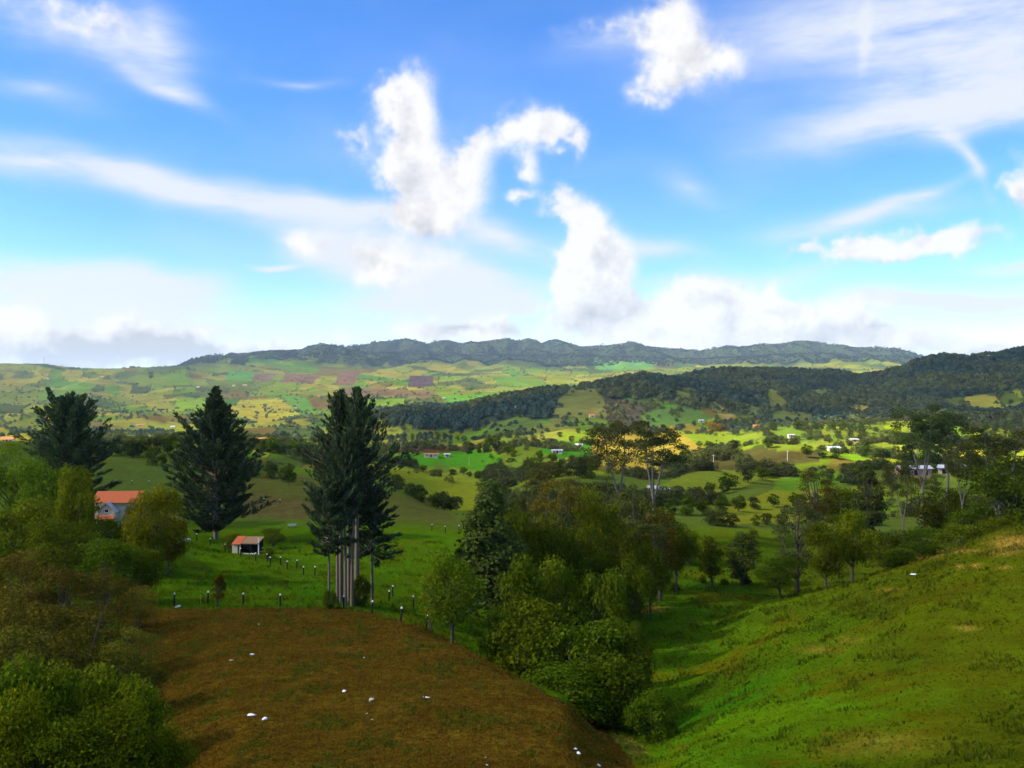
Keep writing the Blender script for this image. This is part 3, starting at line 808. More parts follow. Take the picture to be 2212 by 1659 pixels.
def tubes(lines, sides=6):
    """lines: list of (points (k,3), radii (k,)) -> verts, quads"""
    V, Fq, base = [], [], 0
    for pts, rad in lines:
        pts = np.asarray(pts, float)
        k = len(pts)
        d = unit(np.gradient(pts, axis=0))
        ref = np.where(np.abs(d[:, 2:3]) > 0.9, np.array([[1.0, 0, 0]]), np.array([[0, 0, 1.0]]))
        a = unit(np.cross(d, ref))
        b = np.cross(d, a)
        an = np.arange(sides) * 2 * math.pi / sides
        ring = pts[:, None, :] + (a[:, None, :] * np.cos(an)[None, :, None] + b[:, None, :] * np.sin(an)[None, :, None]) * np.asarray(rad)[:, None, None]
        V.append(ring.reshape(-1, 3))
        for i in range(k - 1):
            for j in range(sides):
                Fq.append((base + i * sides + j, base + i * sides + (j + 1) % sides, base + (i + 1) * sides + (j + 1) % sides, base + (i + 1) * sides + j))
        base += k * sides
    return np.concatenate(V), np.array(Fq)


def sphere_dirs(rg, n):
    return unit(rg.normal(size=(n, 3)))


def make_broad(seed, H, Wd, n_lobes, n_leaf, leaf, mat, base=0.16, bark=None, sparse=0.0, lobe=(0.15, 0.25), stems=1, shape='round'):
    """broad-leaved crown: lobes of leaves carried on limbs"""
    rg = np.random.default_rng(seed)
    cz, rz, rx = H * (base + (1 - base) * 0.52), H * (1 - base) * 0.46, Wd * 0.40
    lobes = []
    for i in range(n_lobes):
        for _ in range(30):
            d = sphere_dirs(rg, 1)[0]
            rr = rg.uniform(0.45, 1.0) ** 0.6
            p = np.array([d[0] * rx * rr, d[1] * rx * rr, cz + d[2] * rz * rr])
            if shape == 'cone':
                k = 1.0 - max(0.0, (p[2] / H - base) / (1 - base)) * 0.75
                p[:2] *= k * 1.25
            if shape == 'flat' and p[2] < cz - rz * 0.3:
                continue
            break
        r = Wd * rg.uniform(*lobe)
        if shape == 'cone':
            r *= 1.15 - 0.6 * p[2] / H
        lobes.append((p, r))
    lv = Leaves(rg)
    tot = sum(r * r for _, r in lobes)
    for p, r in lobes:
        n = int(n_leaf * r * r / tot)
        d = sphere_dirs(rg, n)
        d[:, 2] = np.where(d[:, 2] < -0.35, -d[:, 2], d[:, 2])
        sub = sphere_dirs(rg, 9)
        near_sub = np.max(d @ sub.T, axis=1)
        rad = r * (0.45 + 0.62 * rg.random(n) ** 0.6) * (0.74 + 0.34 * near_sub ** 3)
        rad = np.where(rg.random(n) < 0.10, rad * rg.uniform(1.1, 1.5, n), rad)
        pos = p + d * rad[:, None] * np.array([1, 1, 0.82])
        if sparse:
            keep = rg.random(n) > sparse
            d, pos = d[keep], pos[keep]
            n = len(d)
        nor = unit(d + rg.normal(size=(n, 3)) * 0.55 + np.array([0, 0, 0.25]))
        al = np.cross(nor, sphere_dirs(rg, n)) + np.array([0, 0, -0.25])
        ln = leaf * rg.uniform(0.6, 1.35, n)
        tone = np.clip(rg.normal(0.40, 0.22, n) + rg.normal(0, 0.14), 0, 1)
        lv.add(pos, al, nor, ln, ln * rg.uniform(0.5, 0.8, n), tone)
    crown = lv.build('crown', mat)
    lines = []
    for s in range(stems):
        off = rg.normal(size=2) * (Wd * 0.05 if stems > 1 else 0.0)
        lean = rg.normal(size=2) * Wd * 0.04
        tr = np.array([[off[0], off[1], -0.6], [off[0] + lean[0] * 0.3, off[1] + lean[1] * 0.3, H * 0.2], [off[0] + lean[0], off[1] + lean[1], H * 0.5], [off[0] * 1.4 + lean[0] * 1.5, off[1] * 1.4 + lean[1] * 1.5, H * 0.8]])
        r0 = H * 0.020 / math.sqrt(stems)
        lines.append((tr, [r0 * 1.3, r0, r0 * 0.7, r0 * 0.25]))
        for p, r in lobes[s::stems][:14]:
            h0 = min(max(p[2] * rg.uniform(0.35, 0.7), H * 0.08), H * 0.7)
            s0 = np.array([np.interp(h0, tr[:, 2], tr[:, 0]), np.interp(h0, tr[:, 2], tr[:, 1]), h0])
            midp = (s0 + p) / 2 + np.array([0, 0, -0.04 * H]) + rg.normal(size=3) * 0.02 * H
            lines.append((np.array([s0, midp, p]), [r0 * 0.5, r0 * 0.3, r0 * 0.12]))
    tv, tf = tubes(lines)
    trunk = mesh_only('trunk', tv, tf, bark or BARK, smooth_shade=True)
    return trunk, crown, H, Wd


def make_conifer(seed, H, Wd, n_br, per, leaf, bare=0.12, ragged=0.25, prof=None, up=(0.0, 62.0), stems=1, r0=None, skip=0.0):
    """tall cypress-like conifer: upswept branches in all directions, each carrying sprays"""
    rg = np.random.default_rng(seed)
    prof = prof or [(0.0, 0.55), (0.15, 0.85), (0.32, 1.0), (0.5, 0.86), (0.68, 0.58), (0.84, 0.30), (1.0, 0.05)]
    lv = Leaves(rg)
    lines = [(np.array([[0, 0, -0.8], [0.0, 0, H * 0.3], [rg.normal() * 0.1, rg.normal() * 0.1, H * 0.7], [0, 0, H * 0.985]]), [(r0 or H * 0.0125) * k for k in (1.25, 0.9, 0.5, 0.08)])]
    for i in range(n_br):
        t = (i + rg.random()) / n_br
        t = t ** 0.9
        h = H * (bare + (1 - bare) * t)
        Lb = Wd / 2 * np.interp(t, [p[0] for p in prof], [p[1] for p in prof]) * rg.uniform(1 - ragged * 1.6, 1 + ragged * 0.6)
        if rg.random() < 0.06:
            Lb *= 1.25
        if rg.random() < skip:
            continue
        Lb = max(Lb, 0.35)
        azb = i * 2.39996 + rg.normal() * 0.4
        e = R(up[0] + (up[1] - up[0]) * t ** 1.3 + rg.normal() * 9)
        d = np.array([math.cos(azb) * math.cos(e), math.sin(azb) * math.cos(e), math.sin(e)])
        k = 6
        s = np.linspace(0, 1, k)
        path = np.array([0, 0, h]) + d * (s * Lb)[:, None]
        path[:, 2] += (s ** 2.2) * Lb * 0.28 - s * (1 - s) * Lb * 0.18 * (1 - t)
        rb = 0.012 * Lb + 0.012
        lines.append((path[[0, 2, 5]], [rb * 1.5, rb, rb * 0.3]))
        n = int(per * (0.35 + Lb / (Wd / 2)))
        u = rg.random(n) ** 0.65
        u = 0.12 + 0.9 * u
        base = np.stack([np.interp(np.minimum(u, 1), s, path[:, c]) for c in range(3)], -1)
        tip = unit(path[-1] - path[-3])
        spread = (0.10 * Lb + 0.22) * (1.15 - 0.75 * u)
        side = sphere_dirs(rg, n)
        pos = base + side * spread[:, None] * np.array([1, 1, 0.55])
        al = unit(tip[None, :] * 0.9 + unit(pos - base) * 0.55 + np.array([0, 0, 0.22]) + rg.normal(size=(n, 3)) * 0.22)
        nor = unit(np.array([0, 0, 1.0]) + rg.normal(size=(n, 3)) * 0.6)
        ln = leaf * rg.uniform(0.6, 1.3, n)
        tone = np.clip(rg.normal(0.35, 0.2, n) + 0.25 * (u - 0.6) + rg.normal(0, 0.1), 0, 1)
        lv.add(pos, al, nor, ln, ln * rg.uniform(0.28, 0.45, n), tone)
    crown = lv.build('crown', L_CONIFER)
    tv, tf = tubes(lines, 5)
    trunk = mesh_only('trunk', tv, tf, BARK_CON, smooth_shade=True)
    return trunk, crown, H, Wd


def make_gum(seed, H, Wd, n_lobes, n_leaf, leaf, bare=0.5, forks=2):
    """tall slender tree: pale forking stems and an open, broken crown"""
    rg = np.random.default_rng(seed)
    lv, lines = Leaves(rg), []
    r0 = H * 0.011
    trunk_top = np.array([rg.normal() * 0.3, rg.normal() * 0.3, H * bare * 0.75])
    lines.append((np.array([[0, 0, -0.8], trunk_top * 0.5, trunk_top]), [r0 * 1.3, r0, r0 * 0.85]))
    tips = []
    for f in range(forks):
        a = f * 2 * math.pi / forks + rg.uniform(-0.5, 0.5)
        tip = np.array([math.cos(a) * Wd * rg.uniform(0.10, 0.24), math.sin(a) * Wd * rg.uniform(0.10, 0.24), H * rg.uniform(0.86, 0.97)])
        midp = (trunk_top + tip) / 2 + np.array([math.cos(a), math.sin(a), 0]) * Wd * 0.05
        lines.append((np.array([trunk_top, midp, tip]), [r0 * 0.7, r0 * 0.45, r0 * 0.12]))
        tips.append((midp, tip))
    for i in range(n_lobes):
        m_, t_ = tips[i % forks]
        s = rg.uniform(-0.15, 1.0)
        c0 = m_ + (t_ - m_) * s
        a = rg.uniform(0, 2 * math.pi)
        reach = Wd * 0.5 * rg.uniform(0.25, 0.85) * (1.05 - 0.55 * max(s, 0))
        c = c0 + np.array([math.cos(a) * reach, math.sin(a) * reach, reach * rg.uniform(0.15, 0.7)])
        lines.append((np.array([c0, (c0 + c) / 2 + [0, 0, 0.1], c]), [r0 * 0.3, r0 * 0.2, r0 * 0.08]))
        r = Wd * rg.uniform(0.09, 0.17)
        n = n_leaf // n_lobes
        d = sphere_dirs(rg, n)
        pos = c + d * (r * rg.random(n) ** 0.45)[:, None] * np.array([1.15, 1.15, 0.7])
        nor = unit(rg.normal(size=(n, 3)) + d * 0.5)
        al = np.cross(nor, sphere_dirs(rg, n)) + np.array([0, 0, -0.5])
        ln = leaf * rg.uniform(0.6, 1.3, n)
        lv.add(pos, al, nor, ln, ln * rg.uniform(0.35, 0.6, n), np.clip(rg.normal(0.4, 0.22, n), 0, 1))
    tv, tf = tubes(lines, 6)
    return mesh_only('trunk', tv, tf, BARK_PALE, smooth_shade=True), lv.build('crown', L_EUC), H, Wd


KIND = {}
for i in range(2):
    KIND['conifer%d' % i] = make_conifer(100 + i, 28, 15, 260, 62, 0.95, bare=0.05, prof=([(0, .75), (.15, .95), (.4, 1), (.6, .95), (.75, .85), (.88, .6), (1, .2)], [(0, .6), (.12, .85), (.35, 1), (.48, .92), (.60, .66), (.72, .44), (.86, .25), (1, .04)])[i])
KIND['tallcon0'] = make_conifer(120, 25, 11.5, 170, 40, 0.72, bare=0.43, ragged=0.38, prof=[(0, 0.5), (0.12, 0.85), (0.3, 1.0), (0.5, 0.8), (0.7, 0.5), (0.86, 0.28), (1, 0.05)])
KIND['tallcon1'] = make_conifer(121, 25, 11.5, 150, 40, 0.72, bare=0.41, ragged=0.38, prof=[(0, 0.45), (0.12, 0.8), (0.3, 1.0), (0.5, 0.85), (0.7, 0.52), (0.86, 0.30), (1, 0.05)])
KIND['stem0'] = make_conifer(125, 22, 6.0, 70, 34, 0.7, bare=0.62, ragged=0.35)
KIND['lowcon0'] = make_conifer(130, 12, 7.5, 80, 50, 0.62, bare=0.46, prof=[(0, 0.6), (0.2, 1.0), (0.5, 0.95), (0.8, 0.6), (1, 0.2)], up=(-12, 35), r0=0.16)
KIND['lowcon1'] = make_conifer(131, 12, 7.0, 76, 44, 0.62, bare=0.44, prof=[(0, 0.8), (0.2, 1.0), (0.5, 0.9), (0.8, 0.6), (1, 0.2)], up=(-26, 22), r0=0.16)
KIND['spire0'] = make_broad(140, 20, 7.0, 70, 11000, 0.36, L_CYPRESS, base=0.02, lobe=(0.16, 0.26), shape='cone')
KIND['spire1'] = make_broad(141, 14, 6.0, 46, 7000, 0.36, L_CYPRESS, base=0.02, lobe=(0.17, 0.28))
for i in range(4):
    KIND['broad%d' % i] = make_broad(150 + i, 9.5, 8.5, 34, 8500, 0.30, L_BROAD, base=0.12 + 0.04 * i)
for i in range(3):
    KIND['bush%d' % i] = make_broad(160 + i, 5.5, 7.0, 32, 8000, 0.26, L_BROAD, base=-0.16, stems=3, lobe=(0.14, 0.24))
for i in range(3):
    KIND['scrub%d' % i] = make_broad(170 + i, 6.5, 7.0, 40, 8000, 0.20, L_SCRUB, base=0.06, stems=4, lobe=(0.10, 0.20), sparse=0.25)
for i in range(3):
    KIND['gum%d' % i] = make_gum(180 + i, 26, 11, 34, 5600, 0.42, bare=(0.5, 0.42, 0.6)[i], forks=(2, 3, 2)[i])
KIND['feather0'] = make_broad(190, 15, 8.0, 48, 8500, 0.26, L_SCRUB, base=0.22, lobe=(0.10, 0.18), sparse=0.3)
KIND['feather1'] = make_broad(191, 15, 7.0, 44, 8000, 0.26, L_EUC, base=0.18, lobe=(0.10, 0.18), sparse=0.25)
KIND['slim0'] = make_broad(195, 8.5, 3.6, 26, 4500, 0.24, L_BROAD, base=0.14, lobe=(0.18, 0.30), stems=2)
for i in range(4):
    KIND['mid%d' % i] = make_broad(200 + i, 9.0, 8.0, 22, 900, 0.85, L_BROAD if i < 2 else L_EUC, base=0.0, lobe=(0.16, 0.28))
KIND['midcon0'] = make_conifer(210, 15, 6.5, 60, 11, 1.1, bare=0.08)
KIND['midgum0'] = make_gum(211, 20, 9, 18, 900, 0.9, bare=0.42)

ALIAS = {}


def plant(name, kind, loc, h, w, label, cat='tree', group=None, tint=(1, 1, 1), turn=None):
    """one tree: an empty at its foot with trunk and crown"""
    tr, cr, H, Wd = KIND[kind]
    root = bpy.data.objects.new(name, None)
    COL.objects.link(root)
    root.location = (loc[0], loc[1], loc[2] - 0.05)
    root.rotation_euler = (0, 0, random.uniform(0, 6.28) if turn is None else turn)
    root.scale = (w / Wd, w / Wd, h / H)
    root.empty_display_size = 0.5
    tag(root, label, cat, group)
    for nm, me in (('trunk', tr), ('crown', cr)):
        o = bpy.data.objects.new(nm, me)
        COL.objects.link(o)
        o.parent = root
        o.color = tuple(tint) + (1,)
    return root


def tree(name, kind, x, Y, ytop, wpx, label, cat='tree', group=None, tint=(1, 1, 1), turn=None):
    """stand a tree at picture column x and depth Y, its tip at picture row ytop and wpx columns wide"""
    X, Y, Z = at(x, Y)
    return plant(name, kind, (X, Y, Z), (384 - ytop) / F * Y - Z, wpx / F * Y, label, cat, group, tint, turn)


# ---------------------------------------------------------------- the tall conifers
tree('conifer', 'conifer0', 70, 205, 404, 86, 'broad dark conifer behind the red-roofed farmhouse')
tree('conifer', 'conifer1', 216, 186, 389, 96, 'broad dark conifer with a spiky top beyond the small shed')
G3 = 'close clump of tall conifers at the field edge'
tree('conifer', 'tallcon0', 357, 109, 391, 92, 'tallest conifer of the clump, its spiky tip the highest', group=G3)
tree('conifer', 'tallcon1', 341, 111, 394, 86, 'second tall conifer of the clump, its tip just lower', group=G3)
tree('conifer', 'lowcon0', 329, 104, 484, 60, 'short conifer with a rounded crown at the front of the clump', group=G3)
tree('conifer', 'lowcon1', 372, 113, 488, 66, 'short conifer with drooping branches on the far side of the clump', group=G3)
tree('conifer', 'tallcon1', 349, 113.5, 430, 66, 'conifer at the back of the clump, hidden up to mid height', group=G3, tint=(0.8, 0.85, 0.8))
for k, (x, Y, yt) in enumerate([(337.5, 106.5, 440), (345.5, 105.2, 436), (352, 106.0, 450)]):
    tree('conifer', 'stem0', x, Y, yt, 34, ['thin bare-stemmed conifer on the near edge of the clump', 'straight thin conifer stem in the middle of the clump', 'thin conifer stem below the tallest tip of the clump'][k], group=G3)
tree('shrub', 'bush1', 361, 108, 578, 24, 'low dark shrub at the foot of the conifer clump', 'shrub', tint=(0.6, 0.7, 0.7))
tree('shrub', 'bush0', 330, 103.5, 590, 16, 'small shrub against the front stems of the conifer clump', 'shrub', tint=(0.7, 0.8, 0.7))

# ---------------------------------------------------------------- trees and scrub on the near left
left = [
    ('broad_tree', 'broad0', 12, 150, 452, 74, 'light green tree at the picture edge below the yellow field', (1.0, 1.15, 0.8)),
    ('broad_tree', 'broad1', 44, 142, 462, 64, 'round green tree in front of the broad conifer', (0.9, 1.05, 0.9)),
    ('broad_tree', 'broad2', 76, 132, 468, 46, 'yellowish green tree just beside the red-roofed house', (1.25, 1.2, 0.7)),
    ('broad_tree', 'broad3', 155, 128, 488, 54, 'rusty green tree in front of the red-roofed house', (1.15, 0.85, 0.6)),
    ('broad_tree', 'broad1', 138, 140, 503, 36, 'rusty leafed small tree against the farmhouse wall', (1.1, 0.8, 0.5)),
    ('broad_tree', 'broad3', 108, 134, 518, 40, 'low green tree under the farmhouse gable', (0.85, 0.9, 0.6)),
    ('broad_tree', 'broad0', 168, 134, 512, 44, 'reddish brown tree at the corner of the green paddock', (1.2, 0.7, 0.5)),
    ('broad_tree', 'broad1', 20, 112, 505, 84, 'dull green tree at the picture edge among the scrub', (1.0, 0.95, 0.8)),
    ('broad_tree', 'broad2', 62, 106, 520, 74, 'dull green tree below the farmhouse gable', (0.9, 0.95, 0.8)),
    ('broad_tree', 'broad3', 104, 104, 540, 62, 'dark green tree between the farmhouse and the scrub', (0.75, 0.9, 0.7)),
    ('broad_tree', 'broad1', 140, 108, 548, 52, 'small dark tree beside the green paddock', (0.7, 0.8, 0.65)),
    ('scrub_tree', 'scrub0', 20, 86, 552, 92, 'olive brown scrub tree at the picture edge', (1.0, 0.9, 0.8)),
    ('scrub_tree', 'scrub1', 62, 84, 566, 80, 'olive brown scrub tree in the middle of the thicket', (0.95, 0.9, 0.8)),
    ('scrub_tree', 'scrub2', 104, 86, 572, 70, 'olive scrub tree next to the leaning yellow stake', (0.9, 0.9, 0.75)),
    ('scrub_tree', 'scrub0', 138, 92, 586, 48, 'thin scrub bush at the end of the field edge', (1.1, 0.95, 0.7)),
    ('scrub_tree', 'scrub2', -6, 68, 590, 100, 'brownish scrub tree cut by the picture edge', (0.95, 0.85, 0.7)),
    ('scrub_tree', 'scrub1', 44, 67, 602, 96, 'dark olive scrub tree above the leafy bushes', (0.85, 0.85, 0.7)),
    ('scrub_tree', 'scrub0', 92, 68, 606, 88, 'dark scrub tree leaning towards the brown field', (0.85, 0.88, 0.7)),
    ('scrub_tree', 'scrub2', 130, 66, 628, 62, 'low dark scrub bush on the brown field margin', (0.75, 0.85, 0.65)),
    ('scrub_tree', 'scrub1', 8, 54, 628, 112, 'dark scrub tree between the brown scrub and the corner bushes', (0.75, 0.8, 0.65)),
    ('scrub_tree', 'scrub2', 66, 55, 634, 104, 'dark scrub tree behind the bright leafy bush', (0.72, 0.82, 0.6)),
    ('scrub_tree', 'scrub0', 118, 55, 644, 84, 'dark scrub bush at the side of the jutting leafy bush', (0.7, 0.8, 0.6)),
    ('scrub_tree', 'scrub1', 148, 57, 664, 50, 'ragged small scrub bush on the field margin', (0.75, 0.8, 0.6)),
    ('leafy_bush', 'bush0', 84, 45, 666, 96, 'bright leafy bush with a bare branch above it', (1.01, 1.16, 0.71)),
    ('leafy_bush', 'bush1', 132, 45, 688, 78, 'leafy green bush jutting onto the brown field', (0.95, 1.10, 0.71)),
    ('leafy_bush', 'bush2', 26, 43, 676, 110, 'dark leafy bush low in the corner of the view', (0.77, 0.93, 0.61)),
    ('leafy_bush', 'broad1', 4, 36, 700, 96, 'light green bush in the very corner of the view', (1.19, 1.28, 0.71)),
    ('leafy_bush', 'broad2', 108, 37, 708, 104, 'wide leafy bush at the lower edge of the view', (0.89, 1.05, 0.66)),
    ('leafy_bush', 'bush1', 164, 38.5, 734, 60, 'low leafy bush where the brown field meets the lower edge', (0.89, 1.05, 0.61)),
    ('leafy_bush', 'broad3', 54, 36, 722, 96, 'dark green bush between the corner bush and the wide bush', (0.77, 0.93, 0.61)),
]
for nm, kd, x, Y, yt, w, lb, tn in left:
    tree(nm, kd, x, Y, yt, w, lb, 'bush' if 'bush' in nm else 'tree', 'thicket on the near left', tn)

# ---------------------------------------------------------------- trees and bushes of the gully in the middle
centre = [
    ('broad_tree', 'broad2', 452, 88, 556, 66, 'loose green tree on the rim of the brown field', (0.9, 1.0, 0.7)),
    ('sapling', 'slim0', 432, 92, 572, 24, 'thin sapling beside the last fence post', (1.2, 1.15, 0.7)),
    ('cypress', 'spire0', 492, 108, 472, 86, 'tall dense dark cypress above the gully', (0.95, 1.0, 0.95)),
    ('broad_tree', 'broad3', 516, 122, 508, 46, 'mid green tree tucked behind the dark cypress', (0.8, 0.85, 0.7)),
    ('feathery_tree', 'feather0', 556, 124, 478, 66, 'brownish feathery tree next to the dark cypress', (0.85, 0.75, 0.7)),
    ('feathery_tree', 'feather1', 530, 138, 484, 50, 'dull feathery tree behind the brownish one', (0.8, 0.8, 0.8)),
    ('broad_tree', 'broad1', 598, 128, 496, 58, 'light green tree in the middle of the gully wood', (1.15, 1.15, 0.75)),
    ('broad_tree', 'broad0', 588, 116, 540, 50, 'dark tree below the light green one in the gully', (0.55, 0.65, 0.6)),
    ('feathery_tree', 'feather1', 636, 136, 484, 62, 'olive feathery tree in the gully wood', (0.95, 0.9, 0.75)),
    ('feathery_tree', 'feather0', 660, 140, 508, 48, 'reddish feathery tree at the meadow end of the gully wood', (0.9, 0.7, 0.6)),
    ('broad_tree', 'broad2', 622, 118, 530, 46, 'dark round tree at the wood edge facing the meadow', (0.6, 0.7, 0.6)),
    ('broad_tree', 'broad3', 650, 126, 545, 44, 'low dark tree beside the meadow strip of bare earth', (0.65, 0.7, 0.6)),
    ('broad_tree', 'broad1', 540, 112, 520, 58, 'rounded dull green tree below the brownish feathery tree', (0.75, 0.8, 0.65)),
    ('broad_tree', 'broad3', 566, 118, 530, 52, 'dark green tree at the heart of the gully wood', (0.65, 0.72, 0.6)),
    ('feathery_tree', 'feather1', 610, 146, 476, 60, 'tall dull feathery tree at the heart of the gully wood', (0.75, 0.75, 0.65)),
    ('broad_tree', 'broad0', 634, 112, 560, 46, 'low green tree leaning out over the meadow strip', (0.7, 0.8, 0.6)),
    ('broad_tree', 'broad2', 676, 146, 520, 40, 'dark tree at the meadow end of the gully wood', (0.6, 0.65, 0.55)),
    ('leafy_bush', 'bush0', 600, 100, 572, 60, 'rounded green bush under the light green tree', (0.75, 0.9, 0.6)),
    ('leafy_bush', 'bush2', 520, 98, 566, 62, 'green bush under the dark cypress', (0.75, 0.95, 0.7)),
    ('leafy_bush', 'bush0', 556, 102, 560, 60, 'bright green bush in front of the gully wood', (0.9, 1.05, 0.7)),
    ('leafy_bush', 'bush1', 530, 86, 606, 96, 'rounded bush lying over the rim of the brown field', (0.8, 0.95, 0.65)),
    ('leafy_bush', 'bush0', 578, 82, 624, 104, 'large rounded bush low in the gully', (0.6, 0.72, 0.5)),
    ('leafy_bush', 'bush2', 616, 84, 628, 84, 'large bush on the meadow bank of the gully', (0.75, 0.95, 0.65)),
    ('leafy_bush', 'bush1', 568, 70, 668, 100, 'dark bush at the bottom of the gully', (0.5, 0.66, 0.45)),
    ('leafy_bush', 'bush2', 610, 72, 662, 92, 'dense bush at the end of the gully facing the meadow', (0.55, 0.68, 0.45)),
    ('leafy_bush', 'bush0', 500, 94, 610, 44, 'small bush squeezed between cypress and field rim', (0.55, 0.75, 0.6)),
    ('leafy_bush', 'bush1', 652, 66, 694, 56, 'lone low bush on the meadow slope past the gully', (0.6, 0.85, 0.55)),
    ('leafy_bush', 'bush2', 636, 92, 628, 30, 'small bush out on the meadow above the gully', (0.65, 0.85, 0.6)),
    ('gum_tree', 'gum0', 618, 190, 414, 60, 'tall open tree with thin forked stems above the wood', (0.9, 0.9, 0.9)),
    ('gum_tree', 'gum1', 656, 200, 419, 74, 'tall open tree with a dark umbrella crown above the wood', (0.6, 0.7, 0.75)),
    ('gum_tree', 'gum2', 545, 185, 462, 54, 'slender open tree above the brownish feathery tree', (0.9, 0.8, 0.7)),
    ('broad_tree', 'broad0', 575, 168, 490, 60, 'dusky tree at the back of the gully wood', (0.6, 0.65, 0.65)),
    ('broad_tree', 'broad2', 640, 172, 500, 60, 'dusky tree behind the olive feathery tree', (0.6, 0.6, 0.6)),
]
for nm, kd, x, Y, yt, w, lb, tn in centre:
    tree(nm, kd, x, Y, yt, w, lb, 'bush' if 'bush' in nm else 'tree', 'wood in the gully', tn)

# ---------------------------------------------------------------- trees beyond the meadow and behind the rise
right = [
    ('broad_tree', 'broad1', 688, 168, 534, 30, 'round dark tree on the light field behind the meadow', (0.6, 0.7, 0.65)),
    ('slim_tree', 'slim0', 712, 150, 537, 26, 'slim two-stemmed tree at the far edge of the meadow', (0.9, 0.85, 0.65)),
    ('slim_tree', 'spire1', 742, 152, 533, 34, 'egg-shaped dark tree at the far edge of the meadow', (0.9, 1.0, 0.8)),
    ('sapling', 'slim0', 752, 170, 530, 14, 'thin sapling at the back of the light field', (0.8, 0.8, 0.7)),
    ('feathery_tree', 'feather1', 797, 146, 498, 50, 'blurred grey-green tree at the foot of the rise', (0.75, 0.8, 0.85)),
    ('broad_tree', 'broad3', 780, 142, 556, 44, 'low dark tree in the dip before the rise', (0.5, 0.65, 0.6)),
    ('broad_tree', 'broad0', 826, 119, 520, 46, 'round dark olive tree on the crest of the rise', (0.75, 0.8, 0.6)),
    ('broad_tree', 'broad2', 852, 124, 511, 50, 'round light olive tree behind the crest of the rise', (1.15, 1.05, 0.65)),
    ('cypress', 'spire0', 869, 192, 458, 40, 'dark column-shaped cypress behind the rise', (0.8, 0.85, 0.9)),
    ('broad_tree', 'broad1', 890, 140, 532, 48, 'dark tree sheltering behind the crest', (0.55, 0.65, 0.6)),
    ('broad_tree', 'broad3', 925, 138, 528, 50, 'dense dark tree behind the straw-coloured patch', (0.5, 0.62, 0.6)),
    ('leafy_bush', 'bush0', 962, 132, 524, 50, 'green bush on the skyline of the rise', (0.8, 0.9, 0.65)),
    ('leafy_bush', 'bush2', 996, 130, 519, 48, 'green bush near the upper end of the rise', (0.85, 0.9, 0.6)),
    ('leafy_bush', 'bush1', 903, 128, 550, 40, 'low bush along the crest of the rise', (0.7, 0.8, 0.6)),
    ('gum_tree', 'gum1', 922, 255, 402, 62, 'tall dark gum tree standing above the white sheds', (0.6, 0.7, 0.75)),
    ('gum_tree', 'gum2', 946, 262, 410, 58, 'second tall dark gum tree above the white sheds', (0.55, 0.65, 0.72)),
    ('gum_tree', 'gum0', 903, 180, 455, 36, 'thin gum tree with a pale straight stem', (0.8, 0.8, 0.8)),
    ('gum_tree', 'gum2', 962, 172, 440, 44, 'gum tree with a long pale stem in front of the sheds', (0.7, 0.75, 0.75)),
    ('gum_tree', 'gum1', 1000, 178, 424, 92, 'wide dark tree with a pale forked stem near the edge', (0.6, 0.66, 0.62)),
    ('broad_tree', 'broad0', 1010, 160, 462, 80, 'dense dark tree at the edge above the rise', (0.5, 0.6, 0.58)),
    ('broad_tree', 'broad2', 945, 190, 490, 60, 'dusky tree below the white sheds', (0.55, 0.6, 0.55)),
    ('broad_tree', 'broad1', 975, 165, 505, 60, 'dusky tree between the pale stems', (0.55, 0.65, 0.55)),
    ('feathery_tree', 'feather0', 815, 215, 470, 44, 'brownish feathery tree behind the egg-shaped pair', (0.7, 0.7, 0.65)),
    ('broad_tree', 'broad3', 840, 230, 488, 54, 'dusky tree beside the dark column-shaped cypress', (0.6, 0.65, 0.6)),
]
for nm, kd, x, Y, yt, w, lb, tn in right:
    tree(nm, kd, x, Y, yt, w, lb, 'bush' if 'bush' in nm else 'tree', 'trees beyond the meadow', tn)

for k, (x, Y, yb, yt, dx, lb) in enumerate([(82, 62, 672, 588, 30, 'long bare dead branch slanting up out of the scrub')]):
    X0, Z0 = (x - 512) / F * Y, (384 - yb) / F * Y
    X1, Z1 = (x + dx - 512) / F * Y, (384 - yt) / F * Y
    v, f = tubes([(np.array([[X0, Y, min(Z0, ground(X0, Y))], [X0 + 0.2, Y, Z0], [(X0 + X1) / 2, Y + 0.2, (Z0 + Z1) / 2 + 0.25], [X1, Y + 0.3, Z1]]), [0.05, 0.045, 0.03, 0.01]),
                  (np.array([[(X0 + X1) / 2, Y + 0.2, (Z0 + Z1) / 2 + 0.25], [(X0 + X1) / 2 + 0.2, Y, (Z0 + Z1) / 2 + 1.3]]), [0.035, 0.008])], 6)
    tag(mesh_obj('dead_branch', v, f, BARK, smooth_shade=True), lb, 'branch')

# ---------------------------------------------------------------- hedgerow trees of the middle distance, one by one
def hedge_line(pts, n0, Yr, hr, wr, kinds, label, group, tint, jitter=3.0):
    """n trees along a line of picture positions on the land"""
    n = max(4, int(n0 * (0.5 if pts[0][0] > 630 else 0.7)))
    seg = np.cumsum([0] + [math.hypot(pts[i + 1][0] - pts[i][0], (pts[i + 1][1] - pts[i][1]) * 2) for i in range(len(pts) - 1)])
    places = []
    for k in range(n):
        s = seg[-1] * (k + random.uniform(0.1, 0.9)) / n
        x = float(np.interp(s, seg, [p[0] for p in pts])) + random.uniform(-jitter, jitter)
        y = float(np.interp(s, seg, [p[1] for p in pts])) + random.uniform(-0.8, 0.8)
        places.append((x, y))
    places.sort()
    for k, (x, y) in enumerate(places):
        X, Y, Z = spot(x, y, Yr[0], Yr[1])
        h = random.uniform(*hr) * 0.72
        v = random.uniform(0.8, 1.15)
        plant('hedgerow_tree', random.choice(kinds), (X, Y, Z), h, h * random.uniform(*wr), label + ', ' + NTH[k] + ' from the left', 'tree', group, tuple(c * v for c in tint))


